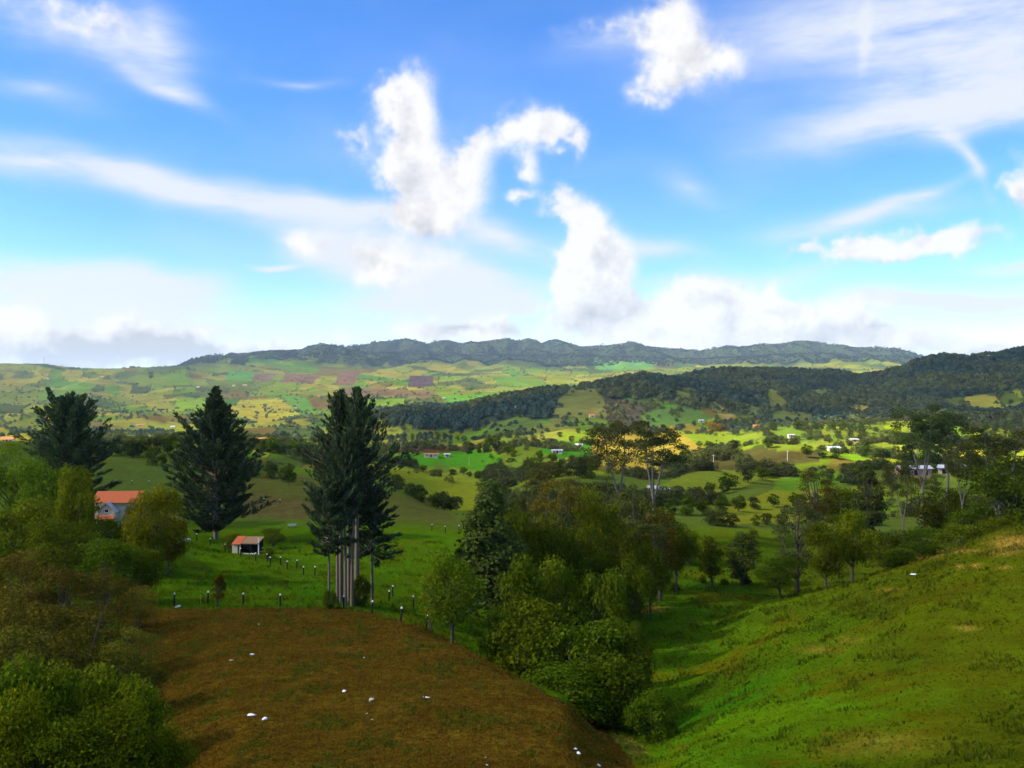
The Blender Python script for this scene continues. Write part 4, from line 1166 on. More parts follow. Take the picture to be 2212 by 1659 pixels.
NTH = 'first second third fourth fifth sixth seventh eighth ninth tenth eleventh twelfth thirteenth fourteenth fifteenth sixteenth'.split()

MID = ['mid0', 'mid1', 'mid2', 'mid3']
DARK, GREY, OLIVE = (0.55, 0.68, 0.60), (0.62, 0.70, 0.70), (0.85, 0.85, 0.65)
hedge_line([(388, 482), (405, 494), (430, 508), (466, 524)], 16, (300, 430), (6, 9.5), (0.8, 1.1), MID, 'dark rounded tree in the hedge below the light green field', 'hedge below the light green field', DARK)
hedge_line([(412, 466), (432, 468), (452, 473), (482, 480)], 13, (330, 520), (4.5, 6.5), (0.9, 1.3), MID, 'dark bush in the hedge between the two green fields', 'hedge between the two green fields', DARK)
hedge_line([(464, 452), (482, 448), (500, 452)], 10, (430, 620), (9, 16), (0.6, 0.9), MID + ['midgum0'], 'dark tall tree in the grove past the cream farmhouse', 'grove past the cream farmhouse', GREY, 6)
hedge_line([(150, 466), (200, 470), (236, 474), (262, 480)], 14, (225, 420), (6, 10), (0.8, 1.1), MID, 'dark tree along the track behind the two broad conifers', 'trees along the track behind the conifers', DARK, 5)
hedge_line([(100, 456), (130, 458), (170, 456), (188, 460)], 14, (330, 620), (8, 12), (0.8, 1.1), MID, 'dark tree below the bright green field', 'trees below the bright green field', DARK, 5)
hedge_line([(262, 452), (290, 456), (312, 462)], 12, (300, 620), (8, 12), (0.8, 1.1), MID, 'dark tree between the spiky conifer and the clump', 'trees between conifer and clump', DARK, 6)
hedge_line([(255, 478), (282, 482), (300, 488)], 7, (215, 360), (7, 10), (0.8, 1.0), MID, 'rounded tree at the end of the brown slope', 'trees at the end of the brown slope', DARK, 6)
hedge_line([(372, 440), (400, 438), (440, 440), (470, 438)], 16, (560, 1050), (7, 12), (0.8, 1.2), MID, 'dim tree behind the ploughed strip', 'trees behind the ploughed strip', GREY, 6)
hedge_line([(490, 470), (520, 476), (560, 478), (600, 480)], 18, (260, 480), (7, 12), (0.7, 1.1), MID + ['midgum0'], 'dim tree on the slope behind the gully wood', 'trees on the slope behind the gully wood', (0.6, 0.62, 0.55), 8)
hedge_line([(500, 456), (530, 460), (560, 464), (590, 466)], 9, (350, 640), (6, 10), (0.8, 1.1), MID, 'dim tree below the green knolls', 'trees below the green knolls', (0.65, 0.7, 0.6), 6)
hedge_line([(520, 446), (540, 442), (560, 436), (600, 430), (630, 430)], 8, (480, 1000), (5, 9), (0.8, 1.2), MID, 'small tree dotted over the green knolls', 'trees dotted over the green knolls', OLIVE, 6)
hedge_line([(640, 438), (676, 426), (700, 424), (720, 430)], 8, (500, 1100), (9, 15), (0.7, 1.0), MID, 'dim tall tree behind the tan field', 'trees behind the tan field', GREY, 6)
hedge_line([(676, 462), (696, 456), (720, 450), (750, 448), (780, 450)], 11, (380, 820), (6, 10), (0.8, 1.1), MID, 'dark tree along the brown ploughed slope', 'trees along the brown ploughed slope', DARK, 5)
hedge_line([(672, 496), (700, 498), (730, 492), (760, 480), (790, 474)], 18, (230, 520), (5, 9), (0.8, 1.2), MID, 'dark tree along the lane below the ploughed slope', 'trees along the lane below the ploughed slope', DARK, 6)
hedge_line([(664, 514), (700, 516), (740, 512), (780, 508), (830, 506)], 20, (190, 380), (5, 8), (0.9, 1.2), MID, 'dark tree in the hedge behind the light field', 'hedge behind the light field', DARK, 6)
hedge_line([(690, 525), (730, 527), (770, 526), (800, 524)], 12, (170, 300), (4, 6), (0.9, 1.3), MID, 'low bush along the back of the light field', 'bushes along the back of the light field', OLIVE, 6)
hedge_line([(764, 432), (800, 430), (840, 432), (868, 436)], 18, (560, 1050), (8, 13), (0.8, 1.1), MID, 'dark tree at the foot of the wooded hill', 'trees at the foot of the wooded hill', DARK, 6)
hedge_line([(800, 460), (840, 458), (880, 456), (900, 458)], 14, (380, 800), (7, 12), (0.8, 1.1), MID, 'dim tree between the fields before the sheds', 'trees between the fields before the sheds', DARK, 8)
hedge_line([(880, 470), (910, 468), (960, 466), (1010, 460)], 18, (330, 640), (8, 14), (0.7, 1.0), MID + ['midgum0'], 'dim tree near the white sheds', 'trees near the white sheds', DARK, 8)
hedge_line([(890, 446), (930, 440), (980, 434), (1024, 430)], 18, (520, 1050), (9, 15), (0.7, 1.0), MID, 'dim tree on the slope above the white sheds', 'trees above the white sheds', DARK, 8)
hedge_line([(820, 480), (850, 484), (900, 488), (940, 492)], 14, (230, 420), (5, 9), (0.8, 1.1), MID, 'bushy tree on the field in front of the sheds', 'trees on the field in front of the sheds', OLIVE, 8)
hedge_line([(688, 580), (710, 586), (735, 586), (760, 584), (668, 590)], 10, (130, 190), (1.2, 2.2), (1.0, 1.6), ['bush0', 'bush1', 'bush2'], 'low shrub along the far rim of the meadow', 'shrubs along the far rim of the meadow', (0.7, 0.75, 0.55), 4)
tree('hedgerow_tree', 'midgum0', 151, 3300, 371.5, 4.6, 'dark grove tree standing alone high on the far slope', tint=(0.5, 0.6, 0.65))
for k, (x, y, hp, w, c) in enumerate([(712, 432, 9.5, 13, (2.6, 1.35, 0.25)), (720, 431.5, 8.0, 11, (2.4, 1.2, 0.25)), (728, 431, 5.0, 7, (2.2, 1.1, 0.25))]):  # the sunlight on this clump is put into its golden tint
    X, Y, Z = spot(x, y, 500, 1000)
    plant('sun_tinted_tree', 'mid0', (X, Y, Z), hp / F * Y, w / F * Y, ['wide golden yellow tree tinted as sunlit in the valley', 'golden yellow tree at the side of the wide one', 'smallest golden tree at the end of the golden group'][k], tint=c)


# ---------------------------------------------------------------- woods on the hills and dots of scrub on the far slopes: too many to count
def scatter(name, pts, meshes, smin, smax):
    """stuff: crowns set on points with geometry nodes"""
    col = bpy.data.collections.new(name + '_kinds')
    for i, me in enumerate(meshes):
        o = bpy.data.objects.new(name + '_kind', me)
        o.color = (1, 1, 1, 1)
        col.objects.link(o)
    me = bpy.data.meshes.new(name)
    me.vertices.add(len(pts))
    me.vertices.foreach_set('co', np.asarray(pts, np.float32).ravel())
    ob = bpy.data.objects.new(name, me)
    COL.objects.link(ob)
    g = bpy.data.node_groups.new(name, 'GeometryNodeTree')
    g.interface.new_socket('Geometry', in_out='INPUT', socket_type='NodeSocketGeometry')
    g.interface.new_socket('Geometry', in_out='OUTPUT', socket_type='NodeSocketGeometry')
    gi, go = g.nodes.new('NodeGroupInput'), g.nodes.new('NodeGroupOutput')
    ci = g.nodes.new('GeometryNodeCollectionInfo')
    ci.inputs['Collection'].default_value = col
    ci.inputs['Separate Children'].default_value = True
    ci.inputs['Reset Children'].default_value = True
    ip = g.nodes.new('GeometryNodeInstanceOnPoints')
    ip.inputs['Pick Instance'].default_value = True
    rs = g.nodes.new('FunctionNodeRandomValue')
    rs.data_type = 'FLOAT'
    rs.inputs[2].default_value, rs.inputs[3].default_value = smin, smax
    rr = g.nodes.new('FunctionNodeRandomValue')
    rr.data_type = 'FLOAT_VECTOR'
    rr.inputs[0].default_value, rr.inputs[1].default_value = (0, 0, 0), (0, 0, 6.283)
    ri = g.nodes.new('FunctionNodeRandomValue')
    ri.data_type = 'INT'
    ri.inputs[4].default_value, ri.inputs[5].default_value = 0, len(meshes) - 1
    g.links.new(gi.outputs[0], ip.inputs['Points'])
    g.links.new(ci.outputs[0], ip.inputs['Instance'])
    g.links.new(rs.outputs[1], ip.inputs['Scale'])
    g.links.new(rr.outputs[0], ip.inputs['Rotation'])
    g.links.new(ri.outputs[2], ip.inputs['Instance Index'])
    g.links.new(ip.outputs[0], go.inputs[0])
    md = ob.modifiers.new('scatter', 'NODES')
    md.node_group = g
    ob['kind'] = 'stuff'
    return ob


def far_crown(seed, H, Wd, n, leaf, mat=None):
    rg = np.random.default_rng(seed)
    lv = Leaves(rg)
    d = sphere_dirs(rg, n)
    d[:, 2] = np.abs(d[:, 2]) * 1.2 - 0.35
    sub = sphere_dirs(rg, 7)
    r = 0.75 + 0.35 * np.max(d @ sub.T, axis=1) ** 2
    pos = np.array([0, 0, H * 0.5]) + d * r[:, None] * np.array([Wd / 2, Wd / 2, H * 0.5])
    nor = unit(d + rg.normal(size=(n, 3)) * 0.5 + np.array([0, 0, 0.3]))
    lv.add(pos, np.cross(nor, sphere_dirs(rg, n)), nor, leaf * rg.uniform(0.7, 1.3, n), leaf * rg.uniform(0.6, 1.0, n), np.clip(rg.normal(0.4, 0.25, n), 0, 1))
    return lv.build('far_crown', mat or L_FAR)


FARC = [far_crown(300 + i, 9, 8, 70, 2.6) for i in range(5)]
RIDGEC = [far_crown(310 + i, 9, 8, 60, 2.8, L_RIDGE_SHADED) for i in range(3)]
CELL = np.log(YG[1:2, 0] / YG[0:1, 0])[0]


def sample(weight, n, rg):
    """n points on the land drawn by weight per grid point"""
    w = np.clip(weight, 0, None) * 1.0
    w[:, px < -150] = 0
    w[:, px > 1174] = 0
    cum = np.cumsum(w.ravel())
    k = np.searchsorted(cum, rg.random(n) * cum[-1])
    r, c = np.unravel_index(np.minimum(k, w.size - 1), w.shape)
    Y = YG[r, c] * np.exp(rg.uniform(-0.5, 0.5, n) * CELL)
    X = XG[r, c] / YG[r, c] * Y + rg.uniform(-0.5, 0.5, n) * 1.25 / F * Y
    return np.stack([X, Y, ZG[r, c]], -1)


rgs = np.random.default_rng(77)
vis = SY <= np.minimum.accumulate(SY, axis=0) + 1.5      # places the viewer can see
area = YG                                                 # a grid cell's ground area grows with depth squared; per picture area it does not
woodw = (WOOD > 0.5) & (YG > 900) & (YG < 2500)
scatter('woods', sample(woodw * vis * 1.0, 9000, rgs) - np.array([0, 0, 0.8]), FARC, 0.75, 1.45)
woodf = (WOOD > 0.5) & (YG > 4400)
scatter('mountain_woods', sample(woodf * vis * 1.0, 14000, rgs) - np.array([0, 0, 1.0]), RIDGEC, 0.8, 1.6)
hed = (hedge > 0.5) & (YG > 950) & (YG < 6000) & (WOOD < 0.4)
scatter('hedgerow_bushes', sample(hed * vis * np.clip(2.2 - YG / 4000.0, 0.6, 2), 3600, rgs), FARC, 0.3, 0.7)
sw = (scrub > 0.35) & (YG > 900) & (YG < 6000) & (WOOD < 0.4) & (C[..., 0] < 0.10)
scatter('scrub_bushes', sample(sw * vis * 1.0, 3200, rgs), FARC, 0.25, 0.65)
anyw = (YG > 900) & (YG < 5200) & (WOOD < 0.4)
scatter('scattered_trees', sample(anyw * vis * smooth(fbm(SX / 40.0, SY / 14.0, 3), -0.1, 0.8), 900, rgs), FARC, 0.4, 0.9)

# dark scrub in the dips and along the banks of the valley
def scrub_crown(seed):
    tr, cr, H, Wd = make_broad(seed, 9.0, 9.0, 16, 420, 1.0, L_VSCRUB, base=0.0, lobe=(0.18, 0.28))
    return cr


SCRUBC = [scrub_crown(320 + i) for i in range(4)]
lines_ = 1 - smooth(np.abs(fbm(XG / 110.0 + 31, YG / 190.0 + 5, 3)), 0.03, 0.13)
clump = smooth(fbm(XG / 60.0 + 11, YG / 110.0, 4, 0.6), 0.25, 0.7)
vs = np.maximum(lines_, clump * 0.8) * (YG > 250) * (YG < 1050) * (C[..., 0] < 0.22)
keep_open = np.ones(YG.shape)
for poly, col, y0, y1 in PATCHES:
    if col[1] > 0.14 and y1 < 1300:
        rs = np.where((YG[:, 0] >= y0) & (YG[:, 0] <= y1))[0]
        sub = keep_open[rs]
        sub[in_poly(wx[rs], wy[rs], poly)] = 0.06
        keep_open[rs] = sub
vs = vs * keep_open * ((SX > 480) | (YG > 420)) * smooth(SX, -200, 200) 
scatter('valley_scrub', sample(vs * vis * 1.0, 5200, rgs) - np.array([0, 0, 0.5]), SCRUBC, 0.18, 0.62)

# ---------------------------------------------------------------- built things
WHITE = plain_mat('whitewash', (0.58, 0.49, 0.33), 0.85, 0.12, 2.0)
CREAM = plain_mat('cream_plaster', (0.62, 0.50, 0.28), 0.85, 0.12, 2.0)
TILE = plain_mat('red_roof_tiles', (0.42, 0.10, 0.03), 0.8, 0.25, 4.0, bump=0.03)
RUST = plain_mat('rusty_sheet', (0.24, 0.14, 0.065), 0.7, 0.4, 3.0, bump=0.02)
ORANGE = plain_mat('orange_roof_tiles', (0.50, 0.17, 0.06), 0.8, 0.2, 3.0)
SHEET = plain_mat('pale_roof_sheet', (0.44, 0.44, 0.42), 0.6, 0.10, 1.5, 0.5)
GREYR = plain_mat('grey_roof_sheet', (0.33, 0.34, 0.34), 0.6, 0.2, 2.0)
PINK = plain_mat('pinkish_brick', (0.46, 0.23, 0.15), 0.85, 0.2, 3.0)
GLASS = plain_mat('dark_window', (0.018, 0.020, 0.022), 0.15, 0.1, 2.0, 0.5)
WOODD = plain_mat('dark_timber', (0.020, 0.017, 0.013), 0.85, 0.4, 8.0, 0.15, 0.01)
TIMBER = plain_mat('pale_timber', (0.42, 0.30, 0.16), 0.85, 0.3, 6.0)
PAINT = plain_mat('white_paint', (0.80, 0.80, 0.78), 0.6, 0.08, 6.0)
STAKE = plain_mat('yellow_stake', (0.46, 0.42, 0.06), 0.8, 0.2, 5.0)
CONC = plain_mat('pale_concrete', (0.42, 0.40, 0.35), 0.9, 0.2, 5.0)
PLASTIC = plain_mat('white_plastic', (0.86, 0.86, 0.86), 0.4, 0.08, 4.0, 0.4)
SACK = plain_mat('tan_sacking', (0.52, 0.44, 0.32), 0.8, 0.2, 6.0)


def rot(v, a):
    c, s = math.cos(a), math.sin(a)
    v = np.asarray(v, float)
    return np.stack([v[..., 0] * c - v[..., 1] * s, v[..., 0] * s + v[..., 1] * c, v[..., 2]], -1)


def box(x0, x1, y0, y1, z0, z1):
    v = [(x, y, z) for z in (z0, z1) for (x, y) in ((x0, y0), (x1, y0), (x1, y1), (x0, y1))]
    f = [(0, 3, 2, 1), (4, 5, 6, 7), (0, 1, 5, 4), (1, 2, 6, 5), (2, 3, 7, 6), (3, 0, 4, 7)]
    return v, f


def join(*parts):
    V, Fs = [], []
    for v, f in parts:
        b = len(V)
        V += list(v)
        Fs += [tuple(i + b for i in q) for q in f]
    return V, Fs


def slab(p0, p1, p2, p3, t):
    """a flat panel of thickness t with corners p0..p3 (counter-clockwise from above)"""
    p = [np.array(q, float) for q in (p0, p1, p2, p3)]
    n = np.cross(p[1] - p[0], p[3] - p[0])
    n = n / np.linalg.norm(n) * t
    v = [tuple(q - n) for q in p] + [tuple(q) for q in p]
    f = [(0, 3, 2, 1), (4, 5, 6, 7), (0, 1, 5, 4), (1, 2, 6, 5), (2, 3, 7, 6), (3, 0, 4, 7)]
    return v, f


def gable_body(L, Dp, h, rise):
    """house body with ridge along x: walls with two gables"""
    a, b = L / 2, Dp / 2
    v = [(-a, -b, -1.2), (a, -b, -1.2), (a, b, -1.2), (-a, b, -1.2), (-a, -b, h), (a, -b, h), (a, b, h), (-a, b, h), (-a, 0, h + rise), (a, 0, h + rise)]
    f = [(0, 3, 2, 1), (0, 1, 5, 4), (2, 3, 7, 6), (1, 2, 6, 9, 5), (3, 0, 4, 8, 7), (4, 5, 9, 8), (6, 7, 8, 9)]
    return v, f


def gable_roof(L, Dp, h, rise, ov=0.45, t=0.14):
    a, b = L / 2 + ov, Dp / 2
    k = (b + ov) / b
    e = h + rise - rise * k + 0.20
    r = h + rise + 0.20
    return join(slab((-a, -b * k, e), (a, -b * k, e), (a, 0, r), (-a, 0, r), t), slab((a, b * k, e), (-a, b * k, e), (-a, 0.002, r), (a, 0.002, r), t))


def root_at(name, loc, turn, label, cat, group=None):
    o = bpy.data.objects.new(name, None)
    COL.objects.link(o)
    o.location = loc
    o.rotation_euler = (0, 0, turn)
    return tag(o, label, cat, group)


def part(name, vf, mat, parent, label=None):
    o = mesh_obj(name, vf[0], vf[1], mat, parent=parent)
    if label:
        o['label'] = label
    return o


def window(parent, x, y, z, w, h, face=-1, frame=PAINT, axis='y'):
    """window in a wall: frame proud of the wall, dark pane as its sub-part"""
    t = 0.05
    if axis == 'y':
        fr = join(box(x - w / 2, x + w / 2, y + face * t - 0.02, y + face * t + 0.02, z, z + 0.09), box(x - w / 2, x + w / 2, y + face * t - 0.02, y + face * t + 0.02, z + h - 0.09, z + h),
                  box(x - w / 2, x - w / 2 + 0.09, y + face * t - 0.021, y + face * t + 0.021, z + 0.09, z + h - 0.09), box(x + w / 2 - 0.09, x + w / 2, y + face * t - 0.021, y + face * t + 0.021, z + 0.09, z + h - 0.09))
        f = part('window', fr, frame, parent)
        part('pane', box(x - w / 2 + 0.05, x + w / 2 - 0.05, y + face * 0.030 - 0.012, y + face * 0.030 + 0.012, z + 0.05, z + h - 0.05), GLASS, f)
    return f


def small_house(x, y, Yr, L, Dp, h, rise, wall, roof, label, turn=0.0, name='farmhouse', group='farm buildings scattered over the valley'):
    X, Y, Z = spot(x, y, Yr[0], Yr[1])
    k = 0.72 if Y > 480 else 0.85
    L, Dp, h, rise = L * k, Dp * k, h * k, rise * k
    o = root_at(name, (X, Y, Z + 0.1), turn, label, 'shed' if name == 'shed' else 'house', group)
    part('wall', gable_body(L, Dp, h, rise), wall, o)
    part('roof', gable_roof(L, Dp, h, rise), roof, o)
    part('door', box(-0.5, 0.5, -Dp / 2 - 0.06, -Dp / 2 + 0.02, 0, 2.0), WOODD, o)
    for wx_ in (-L * 0.30, L * 0.30):
        window(o, wx_, -Dp / 2, 0.95, 1.1, 1.0)
    return o


# --- the red-roofed farmhouse among the near trees
X, Y, Z = at(121, 166)
Z = (384 - 523) / F * 166
fh = root_at('farmhouse', (X, Y, Z), R(4), 'white two-storey farmhouse with a red tiled roof behind trees', 'house')
fh.scale = (0.84, 0.84, 0.80)
part('wall', gable_body(9.0, 6.0, 5.4, 1.9), WHITE, fh)
part('roof', gable_roof(9.0, 6.0, 5.4, 1.9, 0.6), TILE, fh, 'bright red tiled main roof')
wing = [(-2.9, -5.4, -1.2), (0.6, -5.4, -1.2), (0.6, -2.98, -1.2), (-2.9, -2.98, -1.2), (-2.9, -5.4, 3.4), (0.6, -5.4, 3.4), (0.6, -2.98, 3.4), (-2.9, -2.98, 3.4), (-1.15, -5.4, 5.2), (-1.15, -2.98, 5.2)]
part('gable_wing', (wing, [(0, 3, 2, 1), (0, 1, 5, 8, 4), (2, 3, 7, 9, 6), (1, 2, 6, 5), (3, 0, 4, 7), (4, 8, 9, 7), (8, 5, 6, 9)]), WHITE, fh, 'white gable facing the field')
part('wing_roof', join(slab((-3.25, -5.7, 3.22), (-1.15, -5.7, 5.38), (-1.15, -3.02, 5.38), (-3.25, -3.02, 3.22), -0.12), slab((-1.148, -5.7, 5.38), (0.95, -5.7, 3.22), (0.95, -3.02, 3.22), (-1.148, -3.02, 5.38), -0.12)), GREYR, fh)
window(fh, -1.1, -5.4, 3.25, 0.95, 0.8)
window(fh, -2.1, -5.4, 0.9, 0.9, 1.0)
window(fh, 2.6, -3.0, 3.3, 1.1, 1.1)
window(fh, 2.6, -3.0, 0.9, 1.1, 1.1)
window(fh, -3.7, -3.0, 3.3, 0.9, 1.1)
part('porch_roof', slab((-2.9, -7.0, 2.0), (0.8, -7.0, 2.0), (0.8, -5.45, 2.6), (-2.9, -5.45, 2.6), 0.1), TILE, fh, 'short red porch roof')
for px_ in (-2.7, 0.6):
    part('porch_post', box(px_ - 0.06, px_ + 0.06, -6.9, -6.78, -0.8, 1.93), PAINT, fh)
part('door', box(-0.75, 0.15, -5.47, -5.38, -0.6, 1.5), WOODD, fh)

# --- the little shed in the paddock
X, Y, Z = spot(249, 554, 120)
sh_ = root_at('shed', (X, Y, Z), R(-6), 'little open shed with red and rusty roof sheets in the paddock', 'shed')
part('roof_sheet', slab((-2.9, -1.5, 1.95), (-1.15, -1.5, 1.95), (-1.15, 1.7, 3.0), (-2.9, 1.7, 3.0), 0.06), TILE, sh_, 'red roof sheet')
part('roof_sheet', slab((-1.10, -1.0, 2.12), (2.3, -1.0, 2.12), (2.3, 1.8, 2.95), (-1.10, 1.8, 2.95), 0.06), RUST, sh_, 'rusty brown roof sheet')
part('front_wall', join(box(-2.8, -1.75, -1.25, -1.10, -0.3, 1.85), box(-1.40, -1.15, -1.25, -1.10, -0.3, 1.85)), WHITE, sh_, 'whitewashed front wall')
part('side_wall', box(-2.8, -2.66, -1.09, 1.6, -0.3, 2.0), CONC, sh_)
part('back_wall', box(-2.65, 2.2, 1.5, 1.64, -0.3, 2.6), WOODD, sh_, 'dark plank back wall')
part('beam', box(-1.10, 2.25, -0.98, -0.86, 1.96, 2.08), TIMBER, sh_)
part('post', box(2.12, 2.28, -0.85, -0.70, -0.3, 3.1), PAINT, sh_, 'tall white corner post')
part('post', box(0.55, 0.65, -0.84, -0.74, -0.3, 1.95), WOODD, sh_)
part('low_wall', join(box(-1.12, 0.5, -1.30, -1.12, -0.3, 0.22), box(0.75, 1.7, -1.30, -1.12, -0.3, 0.26)), PAINT, sh_, 'low white kerb along the open bay')
tree('shrub', 'bush0', 233, 176, 533, 22, 'yellowish shrub against the wall of the little shed', 'shrub', tint=(1.2, 1.2, 0.7))
tree('shrub', 'broad3', 273, 178, 528, 24, 'dark shrub beside the white post of the little shed', 'shrub', tint=(0.8, 0.85, 0.6))
tree('shrub', 'slim0', 268, 162, 546, 14, 'pale green sapling beside the little shed', 'shrub', tint=(1.1, 1.2, 0.8))
tree('sapling', 'slim0', 218, 104, 574, 15, 'twisted bare sapling by the front fence posts', 'tree', tint=(0.9, 0.6, 0.45))

# --- feeding trough on the far paddock
X, Y, Z = spot(292, 528, 150)
tr_ = root_at('trough', (X, Y, Z), R(8), 'white feeding trough standing on the far paddock', 'trough')
part('basin', join(box(-0.9, 0.9, -0.32, 0.32, 0.42, 0.48), box(-0.9, 0.9, -0.36, -0.32, 0.42, 0.86), box(-0.9, 0.9, 0.32, 0.36, 0.42, 0.86), box(-0.94, -0.9, -0.36, 0.36, 0.42, 0.86), box(0.9, 0.94, -0.36, 0.36, 0.42, 0.86)), SHEET, tr_)
for lx in (-0.75, 0.75):
    for ly in (-0.25, 0.25):
        part('leg', box(lx - 0.05, lx + 0.05, ly - 0.05, ly + 0.05, -0.2, 0.42), WOODD, tr_)

# --- farm buildings over the valley, each its own
HOUSES = [
    (431, 457.5, (380, 620), 13.0, 5.0, 2.6, 0.7, CREAM, RUST, 'long cream farmhouse beside the bright green field', 0.1, 'farmhouse'),
    (447, 457.8, (380, 620), 5.0, 4.0, 2.2, 0.6, WHITE, SHEET, 'small white outbuilding at the end of the cream farmhouse', 0.1, 'shed'),
    (423.5, 445.5, (520, 1000), 4.0, 4.0, 2.6, 0.9, WHITE, SHEET, 'first tiny white hut behind the ploughed strip', 0.2, 'farmhouse'),
    (430.5, 445.5, (520, 1000), 5.0, 4.0, 2.6, 1.2, PINK, SHEET, 'pinkish hut between the two tiny white huts', 0.0, 'farmhouse'),
    (437.5, 445.5, (520, 1000), 5.0, 4.0, 2.6, 0.9, WHITE, SHEET, 'second tiny white hut behind the ploughed strip', -0.2, 'farmhouse'),
    (264, 443, (560, 1200), 10.0, 6.0, 2.8, 1.6, PINK, ORANGE, 'orange-roofed house peeping out past the spiky conifer', 0.2, 'farmhouse'),
    (294, 450, (420, 900), 7.0, 5.0, 2.6, 1.2, PINK, GREYR, 'low house with a green-grey roof near the clump', 0.1, 'farmhouse'),
    (245, 387, (1500, 4600), 24.0, 12.0, 5.0, 3.0, WHITE, ORANGE, 'large pale farmstead high on the patchwork slope', 0.1, 'farmhouse'),
    (234, 387, (1500, 4600), 16.0, 10.0, 4.5, 3.0, WHITE, ORANGE, 'smaller pale farmstead next to the large one', -0.1, 'farmhouse'),
    (296, 409, (1400, 3600), 12.0, 8.0, 3.6, 2.4, WHITE, ORANGE, 'white house with orange roof on the yellow-green slope', 0.2, 'farmhouse'),
    (319, 398, (1400, 3600), 11.0, 8.0, 3.6, 2.4, PINK, ORANGE, 'orange hut above the green strip of the slope', 0.0, 'farmhouse'),
    (426, 412, (1400, 3600), 13.0, 8.0, 4.0, 2.4, PINK, ORANGE, 'orange-roofed house in the gap before the dark hill', 0.1, 'farmhouse'),
    (431, 413, (1400, 3600), 10.0, 8.0, 4.0, 2.0, WHITE, SHEET, 'white house beside the orange one before the dark hill', -0.1, 'farmhouse'),
    (444, 399, (1600, 4200), 13.0, 8.0, 4.0, 2.0, WHITE, SHEET, 'white house on the green strip above the dark hill', 0.1, 'farmhouse'),
    (463, 391.5, (1600, 4200), 14.0, 9.0, 4.0, 2.8, PINK, ORANGE, 'orange-roofed house above the dark hill crest', 0.0, 'farmhouse'),
    (371, 413.5, (1300, 3200), 12.0, 7.0, 3.0, 1.5, WHITE, GREYR, 'grey-roofed house right behind the tallest conifer', 0.2, 'farmhouse'),
    (592, 418.5, (700, 1600), 10.0, 7.0, 3.0, 2.0, CREAM, ORANGE, 'cream house with orange roof under the dark hill', 0.1, 'farmhouse'),
    (613, 378.5, (2600, 6000), 18.0, 12.0, 5.0, 4.0, PINK, ORANGE, 'orange-roofed house just over the wooded crest', 0.0, 'farmhouse'),
    (701, 423, (600, 1500), 9.0, 6.0, 3.0, 1.5, CREAM, SHEET, 'pale house on the sunny strip near the golden tree', 0.0, 'farmhouse'),
    (734, 428.5, (500, 1300), 8.0, 6.0, 3.0, 2.0, WHITE, ORANGE, 'white house beside the golden tree', 0.3, 'farmhouse'),
    (572, 450, (440, 900), 6.5, 5.0, 2.6, 1.4, WHITE, PINK, 'white house with a reddish roof on the dark green knoll', 0.1, 'farmhouse'),
    (579, 447.5, (440, 900), 7.0, 5.0, 2.6, 1.2, WHITE, SHEET, 'white sheet-roofed house at the top of the knoll', -0.1, 'farmhouse'),
    (557, 454, (400, 800), 8.0, 5.0, 2.2, 0.8, CREAM, GREYR, 'low grey-roofed house at the foot of the knoll', 0.0, 'farmhouse'),
    (516, 411, (1000, 1800), 9.0, 8.0, 3.0, 3.5, WHITE, SHEET, 'steep white house alone in the dark wood', 1.2, 'farmhouse'),
    (653, 494, (230, 480), 4.0, 3.0, 2.2, 0.8, WHITE, SHEET, 'tiny white hut down by the lane', 0.0, 'shed'),
    (666, 494.5, (230, 480), 6.5, 3.0, 1.8, 0.5, PINK, SHEET, 'long low hut down by the lane', 0.0, 'shed'),
    (949, 409, (700, 1700), 12.0, 8.0, 3.0, 2.0, WHITE, SHEET, 'white-roofed house alone on the shaded mountainside', 0.1, 'farmhouse'),
    (985, 414.5, (700, 1700), 13.0, 8.0, 3.0, 2.0, PINK, GREYR, 'dull pinkish house below the shaded mountain', -0.4, 'farmhouse'),
    (791, 438.5, (500, 1100), 7.0, 5.0, 2.8, 0.8, WHITE, SHEET, 'white box-like house on the lit green field', 0.0, 'farmhouse'),
    (833, 452, (400, 900), 7.0, 5.0, 2.4, 0.8, WHITE, SHEET, 'white hut at the corner of the dark ploughed slope', 0.1, 'shed'),
    (854, 442, (450, 1100), 8.0, 5.0, 2.2, 1.0, PINK, SHEET, 'pinkish hut at the end of the lit green field', 0.0, 'farmhouse'),
    (756, 429, (600, 1300), 9.0, 6.0, 3.0, 1.8, PINK, ORANGE, 'small ochre house under the brown scrub slope', 0.0, 'farmhouse'),
    (102.5, 378, (2200, 4500), 22.0, 12.0, 5.0, 4.0, PINK, ORANGE, 'bright orange-roofed farmstead high on the far slope', 0.0, 'farmhouse'),
    (47.5, 380, (2200, 4500), 26.0, 12.0, 4.0, 3.0, PINK, ORANGE, 'long brick-coloured farmstead below the skyline', 0.0, 'farmhouse'),
    (8, 443, (480, 1200), 9.0, 6.0, 3.0, 1.8, WHITE, ORANGE, 'white house with orange roof on the yellow field', 0.2, 'farmhouse'),
    (83, 405, (1300, 3200), 17.0, 9.0, 4.0, 2.6, PINK, ORANGE, 'pink house in the scrub behind the broad conifer', 0.0, 'farmhouse'),
    (158, 447, (480, 1100), 8.0, 6.0, 2.6, 1.6, WHITE, ORANGE, 'white house with orange roof at the corner of the bright field', 0.2, 'farmhouse'),
    (173, 428, (900, 2000), 10.0, 7.0, 3.0, 1.6, WHITE, SHEET, 'tiny white house on the lit slope beside the spiky conifer', 0.0, 'farmhouse'),
    (140, 426.5, (900, 2000), 16.0, 7.0, 3.0, 2.0, CREAM, ORANGE, 'long ochre house in the lit scrub', 0.5, 'farmhouse'),
    (198, 389, (1800, 4400), 12.0, 9.0, 4.0, 2.0, WHITE, SHEET, 'white house left of the pale farmsteads', 0.0, 'farmhouse'),
]
